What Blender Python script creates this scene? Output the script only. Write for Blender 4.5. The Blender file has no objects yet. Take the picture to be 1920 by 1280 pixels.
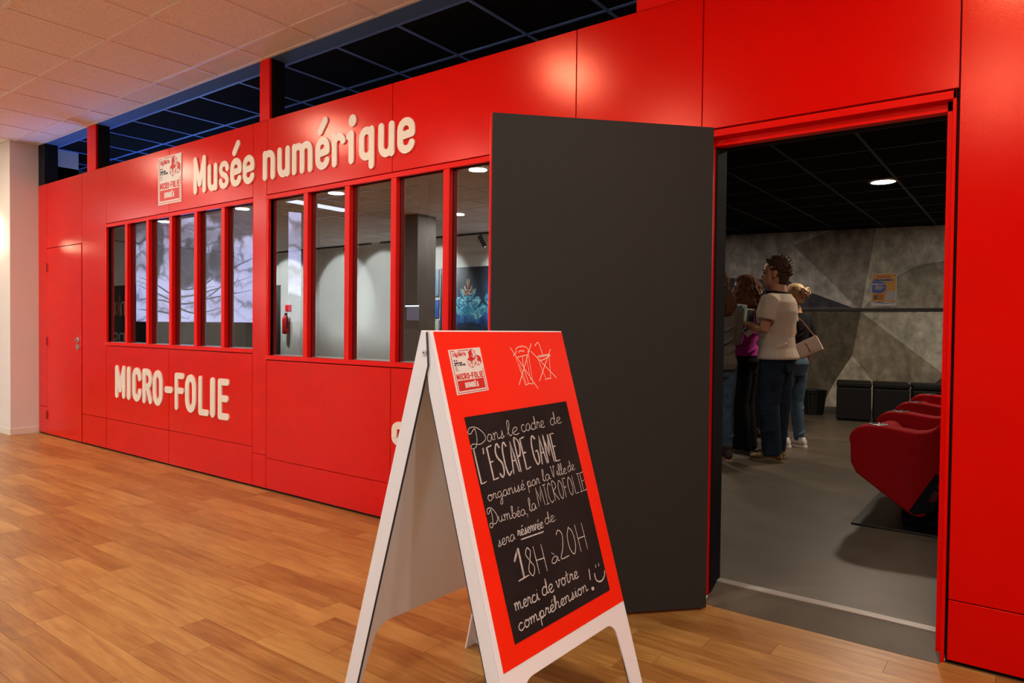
import bpy, bmesh, math, random
from math import sin, cos, pi, radians
from mathutils import Vector, Matrix
random.seed(7)
S = bpy.context.scene
C = S.collection

# ---------------------------------------------------------------- camera, world, lights, exposure
CAM = Vector((0.0, -2.97451704, 1.21))
MR = Matrix(((0.8001459982839803, 0.5997045965055311, 0.010989920849166066),
             (0.020760748147521674, -0.009378885599328757, -0.9997404802453835),
             (-0.5994458881054135, 0.8001665035697588, -0.01995479387162859)))
FPX = 1300.0
cd = bpy.data.cameras.new('camera'); cam = bpy.data.objects.new('camera', cd); C.objects.link(cam)
cd.sensor_width = 36.0; cd.lens = FPX / 1920 * 36.0; cd.clip_end = 200; cd.clip_start = .02
rx, ry, rz = MR[0], -MR[1], -MR[2]
cam.matrix_world = Matrix(((rx[0], ry[0], rz[0], CAM[0]), (rx[1], ry[1], rz[1], CAM[1]), (rx[2], ry[2], rz[2], CAM[2]), (0, 0, 0, 1)))
S.camera = cam
W = bpy.data.worlds.new('world'); S.world = W; W.use_nodes = True
W.node_tree.nodes['Background'].inputs[0].default_value = (1.0, .9, .8, 1)
W.node_tree.nodes['Background'].inputs[1].default_value = .35
S.view_settings.view_transform = 'Standard'; S.view_settings.look = 'None'
S.view_settings.gamma = 1; S.view_settings.exposure = 0.0
S.view_settings.use_curve_mapping = False
WARM = (1.0, .84, .66)
NEUTRAL = (.90, .96, 1.0)
CAN_POWER = 27.0        # corridor recessed lights, row by the red wall
CAN_POWER_B = 40.0      # corridor recessed lights, middle rows
ROOM_POWER = 36.0       # recessed lights in the museum room
TRACK_POWER = 130.0      # gallery spots on the far side of the corridor

def area_light(name, loc, power, size=.16, color=WARM, spread=180, rot=(0, 0, 0)):
    d = bpy.data.lights.new(name, 'AREA'); d.shape = 'DISK'; d.size = size; d.energy = power; d.color = color; d.spread = radians(spread)
    o = bpy.data.objects.new(name, d); o.location = loc; o.rotation_euler = rot; C.objects.link(o); return o
def spot_light(name, loc, target, power, angle=60, color=(.97, 1, 1), blend=.8, size=.04):
    d = bpy.data.lights.new(name, 'SPOT'); d.energy = power; d.spot_size = radians(angle); d.spot_blend = blend; d.color = color; d.shadow_soft_size = size
    o = bpy.data.objects.new(name, d); o.location = loc
    o.rotation_euler = (Vector(target) - Vector(loc)).to_track_quat('-Z', 'Y').to_euler(); C.objects.link(o); return o

# a photograph pixel (1920x1280) carried onto a plane of the place
def ray(x, y):
    return MR.transposed() @ Vector(((x - 960) / FPX, (y - 640) / FPX, 1.0))
def onY(x, y, Y=0.0):
    r = ray(x, y); return CAM + r * ((Y - CAM.y) / r.y)
def onZ(x, y, Z=0.0):
    r = ray(x, y); return CAM + r * ((Z - CAM.z) / r.z)

# ---------------------------------------------------------------- materials
MATS = {}
def mat(name, col, rough=.5, spec=.5, metal=0.0, bump=0.0, bscale=200.0, var=0.0, vscale=8.0, emit=None, estr=1.0, coat=0.0, stretch=(1, 1, 1)):
    if name in MATS: return MATS[name]
    m = bpy.data.materials.new(name); m.use_nodes = True
    nt = m.node_tree; b = nt.nodes['Principled BSDF']
    b.inputs['Base Color'].default_value = (*col, 1); b.inputs['Roughness'].default_value = rough
    b.inputs['Specular IOR Level'].default_value = spec; b.inputs['Metallic'].default_value = metal
    b.inputs['Coat Weight'].default_value = coat
    tc = nt.nodes.new('ShaderNodeTexCoord'); mp = nt.nodes.new('ShaderNodeMapping'); nt.links.new(tc.outputs['Object'], mp.inputs[0])
    mp.inputs['Scale'].default_value = stretch
    if var > 0:
        n = nt.nodes.new('ShaderNodeTexNoise'); n.inputs['Scale'].default_value = vscale; n.inputs['Detail'].default_value = 6
        nt.links.new(mp.outputs[0], n.inputs['Vector'])
        r = nt.nodes.new('ShaderNodeMapRange'); r.inputs['From Min'].default_value = .3; r.inputs['From Max'].default_value = .7
        r.inputs['To Min'].default_value = 1 - var; r.inputs['To Max'].default_value = 1 + var
        nt.links.new(n.outputs[0], r.inputs[0])
        mx = nt.nodes.new('ShaderNodeVectorMath'); mx.operation = 'SCALE'; mx.inputs[0].default_value = col
        nt.links.new(r.outputs[0], mx.inputs['Scale']); nt.links.new(mx.outputs[0], b.inputs['Base Color'])
    if bump > 0:
        n = nt.nodes.new('ShaderNodeTexNoise'); n.inputs['Scale'].default_value = bscale; n.inputs['Detail'].default_value = 3
        nt.links.new(mp.outputs[0], n.inputs['Vector'])
        bp = nt.nodes.new('ShaderNodeBump'); bp.inputs['Strength'].default_value = bump; bp.inputs['Distance'].default_value = .002
        nt.links.new(n.outputs[0], bp.inputs['Height']); nt.links.new(bp.outputs[0], b.inputs['Normal'])
    if emit is not None:
        b.inputs['Emission Color'].default_value = (*emit, 1); b.inputs['Emission Strength'].default_value = estr
    MATS[name] = m; return m

RED = mat('red_laminate', (.62, .0003, .0001), rough=.205, spec=.68, bump=.12, bscale=260, var=.03, vscale=3)
RED.node_tree.nodes['Principled BSDF'].inputs['Specular Tint'].default_value = (1, .23, .12, 1)
RED_TRIM = mat('red_trim', (.68, .002, .001), rough=.38, spec=.3, bump=.05)
RED_TRIM.node_tree.nodes['Principled BSDF'].inputs['Specular Tint'].default_value = (1, .25, .15, 1)
BLACK = mat('black_paint', (.006, .006, .007), rough=.75, spec=.15)
BLACKWALL = mat('black_matte_wall', (.004, .004, .005), rough=.9, spec=.05)
CREAM = mat('cream_letter', (.80, .70, .58), rough=.35)
WHITE = mat('white_plastic', (.88, .88, .88), rough=.42)
WHITE_IN = mat('white_inner_face', (.70, .71, .72), rough=.5)
BOARD_RED = mat('board_red_print', (.95, .020, .002), rough=.45, spec=.3, var=.03, vscale=5)
DARKLINE = mat('dark_rubber_edge', (.03, .03, .035), rough=.6)
CHARCOAL = mat('charcoal_door_face', (.020, .0175, .015), rough=.62, spec=.3, bump=.1, bscale=90, var=.06, vscale=30, stretch=(1, 1, 3))
CHALKB = mat('chalkboard', (.016, .011, .011), rough=.7, spec=.2, var=.35, vscale=6)
def chalk_mat():
    m = mat('chalk', (.72, .68, .64), rough=.95, spec=.05)
    nt = m.node_tree; b = nt.nodes['Principled BSDF']
    n = nt.nodes.new('ShaderNodeTexNoise'); n.inputs['Scale'].default_value = 900; n.inputs['Detail'].default_value = 2
    tc = nt.nodes.new('ShaderNodeTexCoord'); nt.links.new(tc.outputs['Object'], n.inputs['Vector'])
    r = nt.nodes.new('ShaderNodeValToRGB'); r.color_ramp.elements[0].position = .38; r.color_ramp.elements[0].color = (.16, .14, .13, 1)
    r.color_ramp.elements[1].position = .55; r.color_ramp.elements[1].color = (.80, .76, .72, 1)
    nt.links.new(n.outputs[0], r.inputs[0]); nt.links.new(r.outputs[0], b.inputs['Base Color']); return m
CHALK = chalk_mat()
PAINTMARK = mat('white_paint_marker', (.86, .66, .52), rough=.8)
STEEL = mat('brushed_steel', (.55, .54, .52), rough=.35, metal=1.0)
ALU = mat('aluminium_strip', (.50, .47, .43), rough=.38, metal=.6, bump=.1)
PILLAR = mat('white_wall_paint', (.72, .66, .60), rough=.7, spec=.3, bump=.03)
GALLERY = mat('gallery_white_paint', (.78, .80, .78), rough=.8)
TILE = None
def tile_material():
    m = mat('mineral_tile', (.82, .78, .77), rough=.95, spec=.1, bump=.6, bscale=140, var=.10, vscale=60)
    return m
TILE = tile_material()
TBAR = mat('tbar_cream', (.82, .78, .76), rough=.55)
TBAR_DARK = mat('tbar_blue_glow_tint', (.14, .28, .72), rough=.5)  # blue light of the screen put into the bars' colour
TILE_DARK = mat('black_tile', (.010, .010, .011), rough=.95, spec=.05, bump=.3, bscale=120)
SOFFIT = mat('soffit_blue_glow_tint', (.06, .15, .36), rough=.85)  # the screen's blue light worked into the soffit colour
GREYFLOOR = mat('grey_vinyl', (.098, .076, .054), rough=.42, spec=.4, var=.14, vscale=5)
LAMP = mat('lamp_diffuser', (1, 1, 1), emit=(1.0, .86, .66), estr=22)
LAMP_TRIM = mat('lamp_trim', (.8, .78, .74), rough=.4)

def wood_mat(name, island):
    m = bpy.data.materials.new(name); m.use_nodes = True; nt = m.node_tree; N = nt.nodes; Lk = nt.links
    b = N['Principled BSDF']; b.inputs['Roughness'].default_value = .36; b.inputs['Specular IOR Level'].default_value = .45
    g = N.new('ShaderNodeNewGeometry')
    if island: rnd = g.outputs['Random Per Island']
    else:
        oi = N.new('ShaderNodeObjectInfo'); rnd = oi.outputs['Random']
    off = N.new('ShaderNodeVectorMath'); off.operation = 'SCALE'; off.inputs[0].default_value = (37.0, 91.0, 13.0); Lk.new(rnd, off.inputs['Scale'])
    ad = N.new('ShaderNodeVectorMath'); Lk.new(g.outputs['Position'], ad.inputs[0]); Lk.new(off.outputs[0], ad.inputs[1])
    mp = N.new('ShaderNodeMapping'); mp.inputs['Scale'].default_value = (1.6, 14, 1); Lk.new(ad.outputs[0], mp.inputs[0])
    n1 = N.new('ShaderNodeTexNoise'); n1.inputs['Scale'].default_value = 1.6; n1.inputs['Detail'].default_value = 6; n1.inputs['Distortion'].default_value = 1.2; Lk.new(mp.outputs[0], n1.inputs['Vector'])
    mp2 = N.new('ShaderNodeMapping'); mp2.inputs['Scale'].default_value = (4, 70, 1); Lk.new(ad.outputs[0], mp2.inputs[0])
    n2 = N.new('ShaderNodeTexNoise'); n2.inputs['Scale'].default_value = 2.2; n2.inputs['Detail'].default_value = 4; Lk.new(mp2.outputs[0], n2.inputs['Vector'])
    mp3 = N.new('ShaderNodeMapping'); mp3.inputs['Scale'].default_value = (3, 7, 1); Lk.new(ad.outputs[0], mp3.inputs[0])
    n3 = N.new('ShaderNodeTexNoise'); n3.inputs['Scale'].default_value = 1.0; n3.inputs['Detail'].default_value = 3; Lk.new(mp3.outputs[0], n3.inputs['Vector'])
    def madd(a, k, c):
        x = N.new('ShaderNodeMath'); x.operation = 'MULTIPLY_ADD'; Lk.new(a, x.inputs[0]); x.inputs[1].default_value = k
        if isinstance(c, float): x.inputs[2].default_value = c
        else: Lk.new(c, x.inputs[2])
        return x.outputs[0]
    v = madd(rnd, .42, -.71); v = madd(n1.outputs[0], 1.1, v); v = madd(n2.outputs[0], .55, v); v = madd(n3.outputs[0], .55, v)
    cr = N.new('ShaderNodeValToRGB'); e = cr.color_ramp.elements
    e[0].position = .05; e[0].color = (.175, .060, .011, 1); e[1].position = .95; e[1].color = (.46, .232, .062, 1)
    q = e.new(.45); q.color = (.30, .122, .026, 1)
    Lk.new(v, cr.inputs[0]); Lk.new(cr.outputs[0], b.inputs['Base Color'])
    bp = N.new('ShaderNodeBump'); bp.inputs['Strength'].default_value = .15; bp.inputs['Distance'].default_value = .001
    Lk.new(n2.outputs[0], bp.inputs['Height']); Lk.new(bp.outputs[0], b.inputs['Normal'])
    return m
WOOD = wood_mat('wood_look_plank', False); WOODI = wood_mat('wood_look_planks_far', True)

def glass_mat():
    m = bpy.data.materials.new('window_glass'); m.use_nodes = True; nt = m.node_tree; N = nt.nodes; nt.nodes.clear()
    out = N.new('ShaderNodeOutputMaterial'); mix = N.new('ShaderNodeMixShader'); t = N.new('ShaderNodeBsdfTransparent'); g = N.new('ShaderNodeBsdfGlossy')
    t.inputs[0].default_value = (.86, .88, .87, 1); g.inputs[0].default_value = (.96, 1, .98, 1); g.inputs['Roughness'].default_value = 0.0
    mix.inputs[0].default_value = .24
    nt.links.new(t.outputs[0], mix.inputs[1]); nt.links.new(g.outputs[0], mix.inputs[2]); nt.links.new(mix.outputs[0], out.inputs[0])
    return m
GLASS = glass_mat()

# ---------------------------------------------------------------- mesh helpers
class MB:
    def __init__(s): s.v = []; s.f = []; s.mi = []
    def add(s, vs, fs, k=0):
        o = len(s.v); s.v += [tuple(p) for p in vs]; s.f += [tuple(i + o for i in f) for f in fs]; s.mi += [k] * len(fs)
    def box(s, x0, x1, y0, y1, z0, z1, k=0, M=None):
        vs = [Vector(p) for p in ((x0, y0, z0), (x1, y0, z0), (x1, y1, z0), (x0, y1, z0), (x0, y0, z1), (x1, y0, z1), (x1, y1, z1), (x0, y1, z1))]
        if M: vs = [M @ p for p in vs]
        s.add(vs, [(0, 3, 2, 1), (4, 5, 6, 7), (0, 1, 5, 4), (1, 2, 6, 5), (2, 3, 7, 6), (3, 0, 4, 7)], k)
    def prism(s, pts, fn, t0, t1, k=0, kside=None):
        """outline pts (2d) extruded; fn(a,b,t) -> 3d point"""
        n = len(pts); vs = [fn(a, b, t0) for a, b in pts] + [fn(a, b, t1) for a, b in pts]
        s.add(vs, [tuple(range(n - 1, -1, -1)), tuple(range(n, 2 * n))], k)
        o = len(s.v) - 2 * n
        for i in range(n):
            j = (i + 1) % n; s.f.append((o + i, o + j, o + n + j, o + n + i)); s.mi.append(k if kside is None else kside)
    def loft(s, rings, cap=True, k=0):
        n = len(rings[0]); vs = [p for r in rings for p in r]; fs = []
        for a in range(len(rings) - 1):
            for i in range(n):
                j = (i + 1) % n; fs.append((a * n + i, a * n + j, (a + 1) * n + j, (a + 1) * n + i))
        if cap: fs += [tuple(range(n - 1, -1, -1)), tuple(range((len(rings) - 1) * n, len(rings) * n))]
        s.add(vs, fs, k)
    def tube(s, pts, rads, n=10, k=0, flat=1.0):
        pts = [Vector(p) for p in pts]
        if not hasattr(rads, '__len__'): rads = [rads] * len(pts)
        rings = []; up = Vector((0, 0, 1))
        prev = None
        for i, p in enumerate(pts):
            d = (pts[min(i + 1, len(pts) - 1)] - pts[max(i - 1, 0)]).normalized()
            if prev is None:
                a = up if abs(d.z) < .9 else Vector((1, 0, 0)); u = d.cross(a).normalized()
            else: u = (prev - d * prev.dot(d)).normalized()
            prev = u; w = d.cross(u)
            rings.append([p + (u * cos(2 * pi * q / n) + w * sin(2 * pi * q / n) * flat) * rads[i] for q in range(n)])
        s.loft(rings, True, k)
    def lathe(s, prof, cx, cy, n=24, k=0, cap=True):
        s.loft([[(cx + r * cos(2 * pi * i / n), cy + r * sin(2 * pi * i / n), z) for i in range(n)] for r, z in prof], cap, k)
    def ell(s, c, r, n=12, m=8, R=None, k=0):
        rings = []
        for a in range(m + 1):
            t = -pi / 2 + pi * (a + .0) / m; t = max(min(t, pi / 2 - .05), -pi / 2 + .05)
            ring = []
            for i in range(n):
                p = Vector((r[0] * cos(t) * cos(2 * pi * i / n), r[1] * cos(t) * sin(2 * pi * i / n), r[2] * sin(t)))
                if R: p = R @ p
                ring.append(p + Vector(c))
            rings.append(ring)
        s.loft(rings, True, k)
    def mesh(s, name):
        me = bpy.data.meshes.new(name); me.from_pydata(s.v, [], s.f); me.update(); return me
    def build(s, name, m, parent=None, smooth=False, bevel=0.0, seg=2):
        me = s.mesh(name); ms = m if isinstance(m, (list, tuple)) else [m]
        for q in ms: me.materials.append(q)
        if len(ms) > 1: me.polygons.foreach_set('material_index', s.mi)
        if smooth: me.polygons.foreach_set('use_smooth', [True] * len(me.polygons))
        o = bpy.data.objects.new(name, me); C.objects.link(o)
        if parent is not None: o.parent = parent
        if bevel > 0:
            b = o.modifiers.new('bevel', 'BEVEL'); b.width = bevel; b.segments = seg; b.limit_method = 'ANGLE'; b.angle_limit = radians(35)
        return o

def smooth_line(pts, n=5):
    if len(pts) < 3: return [Vector(p) for p in pts]
    P_ = [Vector(p) for p in pts]; P_ = [P_[0] * 2 - P_[1]] + P_ + [P_[-1] * 2 - P_[-2]]; out = []
    for i in range(1, len(P_) - 2):
        p0, p1, p2, p3 = P_[i - 1:i + 3]
        for k in range(n):
            t = k / n; out.append(.5 * ((2 * p1) + (-p0 + p2) * t + (2 * p0 - 5 * p1 + 4 * p2 - p3) * t * t + (-p0 + 3 * p1 - 3 * p2 + p3) * t ** 3))
    out.append(P_[-2]); return out
def tag(o, label=None, cat=None, group=None, kind=None):
    if label: o['label'] = label
    if cat: o['category'] = cat
    if group: o['group'] = group
    if kind: o['kind'] = kind
    return o
def empty(name, loc=(0, 0, 0), rz=0.0):
    o = bpy.data.objects.new(name, None); o.location = loc; o.rotation_euler = (0, 0, rz); o.empty_display_size = .1; C.objects.link(o); return o
def bake(o, voxel=None, smooth_it=0):
    """apply voxel remesh / smoothing so the figure is one continuous surface"""
    if voxel:
        r = o.modifiers.new('r', 'REMESH'); r.mode = 'VOXEL'; r.voxel_size = voxel; r.use_smooth_shade = True
    if smooth_it:
        q = o.modifiers.new('s', 'SMOOTH'); q.iterations = smooth_it; q.factor = .5
    dg = bpy.context.evaluated_depsgraph_get(); ev = o.evaluated_get(dg)
    me = bpy.data.meshes.new_from_object(ev); me.materials.clear()
    for q in o.data.materials: me.materials.append(q)
    o.modifiers.clear(); o.data = me
    me.polygons.foreach_set('use_smooth', [True] * len(me.polygons))
    return o

# ================================================================ CORRIDOR SHELL
CZ = 3.14      # corridor ceiling
WT = .13       # thickness of the red partition
FZ = .06       # floor of the room behind the red wall
XL, XR = -8.72, 6.2
# floor: sub-floor slab and planks
fl = MB(); fl.box(-17.6, 6.3, -8.1, .03, -.06, -.004); floor = fl.build('floor', mat('floor_joint_brown', (.22, .085, .025), rough=.6)); tag(floor, kind='structure')
pm = MB(); pm.box(0, 1, 0, 1, -.004, 0); plank_me = pm.mesh('plank'); plank_me.materials.append(WOOD)
far = MB(); PW = .112; n_pl = 0; cand = []
r = 0; y = 0.0
while y > -8.0:
    x = 4.4 - random.random() * 1.0
    x1 = x
    first = True
    xx = 6.2
    while xx > -16.9:
        ln = random.choice((.62, .78, .92, 1.1, 1.22)) if not first else random.uniform(.3, 1.2)
        first = False
        a = max(xx - ln, -16.9)
        cand.append((a, xx, y - PW, y)); xx = a
    y -= PW
def plank_rank(c):
    mx, my = (c[0] + c[1]) / 2, (c[2] + c[3]) / 2
    v = MR @ (Vector((mx, my, 0)) - CAM)
    if v.z < .3: return 999
    px, py = 960 + FPX * v.x / v.z, 640 + FPX * v.y / v.z
    if px < -250 or px > 2100 or py > 1500: return 999
    return v.z
cand.sort(key=plank_rank)
for i, (a, b, c, d) in enumerate(cand):
    if i < 290 and plank_rank((a, b, c, d)) < 900:
        o = bpy.data.objects.new('plank', plank_me); C.objects.link(o); o.parent = floor
        o.location = (a + .0006, c + .0006, 0); o.scale = (b - a - .0012, d - c - .0012, 1)
    else: far.box(a + .0006, b - .0006, c + .0006, d - .0006, -.004, 0)
o = far.build('planks', WOODI, floor); tag(o, kind='stuff')

# corridor ceiling: slab, T-bars and lay-in tiles on a 0.6 m grid
cb = MB(); cb.box(-17.6, 6.3, -8.1, .0, CZ + .03, CZ + .1); ceil = cb.build('ceiling', mat('plenum', (.3, .25, .2), rough=.9)); tag(ceil, kind='structure')
tm = MB(); tm.box(.012, .588, .012, .588, .004, .02); tile_me = tm.mesh('tile'); tile_me.materials.append(TILE)
fart = MB(); tb = MB()
xs = [-3.3 + .6 * k for k in range(-23, 16)]; ys = [-.22 - .6 * k for k in range(0, 14)]
for yv in ys: tb.box(-17, 6.2, yv - .012, yv + .012, CZ - .001, CZ + .012)
for xv in xs: tb.box(xv - .012, xv + .012, -8.1, -.0, CZ - .0015, CZ + .011)
tb.box(-8.9, 6.2, -.018, .004, CZ - .002, CZ + .03)
for i, xv in enumerate(xs):
    near = -10.6 < xv < -1.5
    for yv in ys:
        if near and yv > -1.7:
            o = bpy.data.objects.new('tile', tile_me); C.objects.link(o); o.parent = ceil; o.location = (xv, yv - .6, CZ)
        else: fart.box(xv + .012, xv + .588, yv - .588, yv - .012, CZ + .004, CZ + .02)
    if near:
        o = bpy.data.objects.new('tile', tile_me); C.objects.link(o); o.parent = ceil; o.location = (xv, -.2133, CZ); o.scale = (1, .34, 1)
    else: fart.box(xv + .012, xv + .588, -.208, -.012, CZ + .004, CZ + .02)
tb.build('ceiling_bars', TBAR, ceil)
o = fart.build('tiles', TILE, ceil); tag(o, kind='stuff')

# left white wall return with skirting
b = MB(); b.box(-17, XL, -.265, .4, 0, CZ); wl = b.build('wall_left', PILLAR); tag(wl, kind='structure')
b = MB(); b.box(-17, XL + .006, -.271, .0, 0, .07); o = b.build('baseboard_left', mat('cream_skirting', (.72, .66, .56), rough=.5), bevel=.002); tag(o, kind='structure')
# walls behind the viewer (seen only mirrored in the panes)
b = MB(); b.box(-17.6, 6.3, -8.2, -8.0, 0, CZ + .05); wo = b.build('wall_opposite', GALLERY); tag(wo, kind='structure')
b = MB(); b.box(-17.7, -17.6, -8.1, 0, 0, CZ + .05); wo2 = b.build('wall_end', GALLERY); tag(wo2, kind='structure')

# ---------------------------------------------------------------- the red partition
TOP = 2.700
bk = MB()   # black carcass behind the panels, with openings
def carc(x0, x1, z0, z1): bk.box(x0, x1, .02, WT, z0, z1)
W1 = (-7.065, -4.645, 1.03, 2.12); W2 = (-4.448, -1.845, .99, 2.12)
D = (-1.135, -.245, 2.055)
carc(XL, W1[0], 0, TOP); carc(W1[0], W1[1], 0, W1[2]); carc(W1[0], W1[1], W1[3], TOP)
carc(W1[1], W2[0], 0, TOP); carc(W2[0], W2[1], 0, W2[2]); carc(W2[0], W2[1], W2[3], TOP)
carc(W2[1], D[0] - .045, 0, TOP); carc(D[0] - .045, D[1] + .014, D[2] + .03, TOP); carc(D[1] + .014, XR, 0, TOP)
wall = bk.build('wall_front', BLACK); tag(wall, kind='structure')
G = .0022
def panel(x0, x1, z0, z1, name='panel'):
    m = MB(); m.box(x0 + G, x1 - G, 0, .0205, z0 + G, z1 - G); return m.build(name, RED, wall, bevel=.0012, seg=1)
B0 = .012
TR = .035   # trim width round the openings
LZ = .30; RZ = .235
SD = (-8.488, -7.618, 2.005)     # small flush door
panel(XL, SD[0], LZ, TOP); panel(XL, SD[0], B0, LZ)
panel(SD[0], -7.605, SD[2], TOP)
panel(-7.605, W1[0], LZ, TOP); panel(-7.605, -7.07, B0, LZ)
for a, b_ in ((W1[0], -5.88), (-5.88, W1[1])):
    panel(a, b_, W1[3] + TR, TOP); panel(a, b_, LZ, W1[2] - TR); panel(a, b_, B0, LZ)
panel(W1[1], W2[0] - .02, RZ + .02, TOP); panel(W1[1], W2[0] - .02, B0, RZ + .02)
for a, b_ in ((W2[0] - .02, -3.162), (-3.162, W2[1])):
    panel(a, b_, W2[3] + TR, TOP); panel(a, b_, RZ, W2[2] - TR); panel(a, b_, B0, RZ)
panel(W2[1], -1.19, RZ, TOP); panel(W2[1], -1.19, B0, RZ)
panel(-1.19, -.2255, D[2] + .036, TOP)
panel(-.2255, 1.45, RZ, TOP); panel(-.2255, 1.45, B0, RZ); panel(1.45, 3.1, RZ, TOP); panel(1.45, 3.1, B0, RZ); panel(3.1, 4.7, RZ, TOP); panel(3.1, 4.7, B0, RZ); panel(4.7, XR, RZ, TOP); panel(4.7, XR, B0, RZ)

# posts of the transom, open above the panels
for a, b_ in ((-7.49, -7.30), (-4.565, -4.445), (-1.519, -1.299), (1.35, 1.55), (4.2, 4.4)):
    m = MB(); m.box(a, b_, .002, .02, TOP, CZ); o = m.build('trim_1', RED_TRIM); tag(o, kind='structure')
    m = MB(); m.box(a + .001, b_ , .02, WT, TOP, CZ); m.build('post_core', BLACK, o)
m = MB(); m.box(XL, -8.55, .002, WT, TOP, CZ); o = m.build('trim_2', BLACK); tag(o, kind='structure')
m = MB(); m.box(XL, XR, .02, WT, TOP - .001, TOP + .004); o = m.build('trim_3', RED_TRIM); tag(o, kind='structure')

# windows: frame, mullions and six panes each
def window(name, x0, x1, z0, z1):
    w = empty(name, ((x0 + x1) / 2, 0, z0)); tag(w, kind='structure')
    def add(nm, m, mt, bev=.0015):
        m.v = [(p[0] - w.location.x, p[1], p[2] - z0) for p in m.v]
        return m.build(nm, mt, w, bevel=bev, seg=1)
    m = MB(); t = TR - .004
    m.box(x0 - t, x1 + .002, -.002, .045, z1, z1 + t); m.box(x0 - t, x1 + .002, -.002, .045, z0 - t, z0)
    m.box(x0 - .018, x0, -.001, .045, z0, z1); m.box(x1, x1 + .010, -.001, .045, z0, z1)
    add('window_frame', m, RED_TRIM)
    p = (x1 - x0) / 6
    for i in range(1, 6):
        m = MB(); xc = x0 + p * i; m.box(xc - .024, xc + .024, -.001, .032, z0, z1); add('mullion', m, RED_TRIM)
    for i in range(6):
        m = MB(); a = x0 + p * i + (.024 if i else 0); b_ = x0 + p * (i + 1) - (.024 if i < 5 else 0)
        m.add([(a, .034, z0), (b_, .034, z0), (b_, .034, z1), (a, .034, z1)], [(0, 1, 2, 3)])
        add('pane', m, GLASS, 0)
        m = MB()  # black glazing beads on the inner side
        m.box(a - .012, a + .006, .036, .075, z0, z1); m.box(b_ - .006, b_ + .012, .036, .075, z0, z1)
        add('glazing_bead', m, mat('dark_bead', (.05, .004, .006), rough=.6), 0)
    m = MB(); m.box(x0, x1, .036, WT + .02, z0 - .012, z0 + .003); add('window_sill', m, mat('grey_sill', (.55, .55, .55), rough=.5), 0)
    return w
window('window_1', *W1); window('window_2', *W2)

# small flush door at the far end
d2 = empty('door_2', ((SD[0] + SD[1]) / 2, 0, 0)); tag(d2, kind='structure')
ox = -d2.location.x
m = MB(); m.box(SD[0] + ox + .004, SD[1] + ox - .004, -.001, .0205, B0, SD[2] - .004); m.build('door_leaf', RED, d2, bevel=.0015, seg=1)
for z in (1.80, 1.01, .215):
    m = MB(); m.tube([(SD[0] + ox, -.004, z - .045), (SD[0] + ox, -.004, z + .045)], .011, 10); m.build('hinge', mat('red_dark_hinge', (.28, .004, .004), rough=.4), d2)
for z in (1.038, .968):
    m = MB(); m.tube([(-7.694 + ox, -.001, z), (-7.694 + ox, -.012, z)], [.031, .031], 20); hh = m.build('lock_rose', STEEL, d2, bevel=.002)
    m = MB()
    if z > 1: m.tube([(-7.694 + ox, -.012, z), (-7.694 + ox, -.030, z)], [.013, .011], 14)
    else: m.box(-7.694 + ox - .004, -7.694 + ox + .004, -.016, -.012, z - .012, z + .012)
    m.build('lock_cylinder', STEEL, hh)

# main doorway: red casing, black inner frame, threshold ramp
m = MB(); jw = .030
m.box(D[0] - jw, D[0] - .004, -.004, .045, .02, D[2] + jw); m.box(D[1] - .0, D[1] + .012, -.004, .045, .0, D[2] + jw)
m.box(D[0] - jw, D[1] + .012, -.004, .045, D[2], D[2] + jw)
cas = m.build('trim_4', RED_TRIM, bevel=.0015, seg=1); tag(cas, kind='structure')
m = MB()
m.box(D[1] - .018, D[1], .03, .075, .02, D[2]); m.box(D[0] - .002, D[1], .03, .075, D[2] - .035, D[2])
o = m.build('door_stop', RED_TRIM, cas)
m = MB()
m.box(D[0] - .04, D[0] + .004, .045, WT + .03, .02, D[2] + .04); m.box(D[1] - .014, D[1] + .04, .075, WT + .03, .02, D[2] + .04)
m.box(D[0] - .04, D[1] + .04, .075, WT + .03, D[2] - .028, D[2] + .04)
o = m.build('inner_frame', BLACK, cas)
m = MB(); m.add([(D[0], -.028, .001), (D[1], -.028, .001), (D[1], .125, FZ), (D[0], .125, FZ), (D[0], -.028, -.02), (D[1], -.028, -.02), (D[1], .125, -.02), (D[0], .125, -.02)],
                [(0, 1, 2, 3), (4, 7, 6, 5), (0, 4, 5, 1), (1, 5, 6, 2), (2, 6, 7, 3), (3, 7, 4, 0)])
o = m.build('trim_5', GREYFLOOR); tag(o, kind='structure')
m = MB(); m.box(D[0] - .002, D[1], .120, .162, FZ - .01, FZ + .004)
for k in range(4): m.box(D[0] - .002, D[1], .126 + k * .009, .129 + k * .009, FZ + .004, FZ + .0055)
o = m.build('trim_6', ALU, bevel=.001, seg=1); tag(o, kind='structure')

# open door leaf
hx, hy = -1.124, -.066; dx, dy = -.645, -.703
dl = math.hypot(dx, dy); ang = math.atan2(dy, dx)
d1 = empty('door_1', (hx, hy, 0), ang); tag(d1, kind='structure')
m2 = MB(); m2.box(0, dl, .002, .034, .012, 2.071)
lf = m2.build('door_leaf', CHARCOAL, d1, bevel=.0015, seg=1)
m2 = MB(); m2.box(-.004, dl + .004, -.012, .002, .010, 2.073); m2.build('door_skin', RED, d1, bevel=.001, seg=1)
m2 = MB(); m2.box(dl, dl + .004, .002, .030, .012, 2.071); m2.build('door_edge', RED_TRIM, d1)
for z in (.25, 1.05, 1.85):
    m2 = MB(); m2.tube([(-.008, .0, z - .05), (-.008, .0, z + .05)], .008, 10); m2.build('hinge', RED_TRIM, d1)
m2 = MB(); m2.tube([(dl - .055, .034, 1.03), (dl - .055, .040, 1.03)], .024, 20); m2.build('lock_rose', mat('black_metal', (.02, .02, .02), rough=.4, metal=.5), d1)

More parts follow.
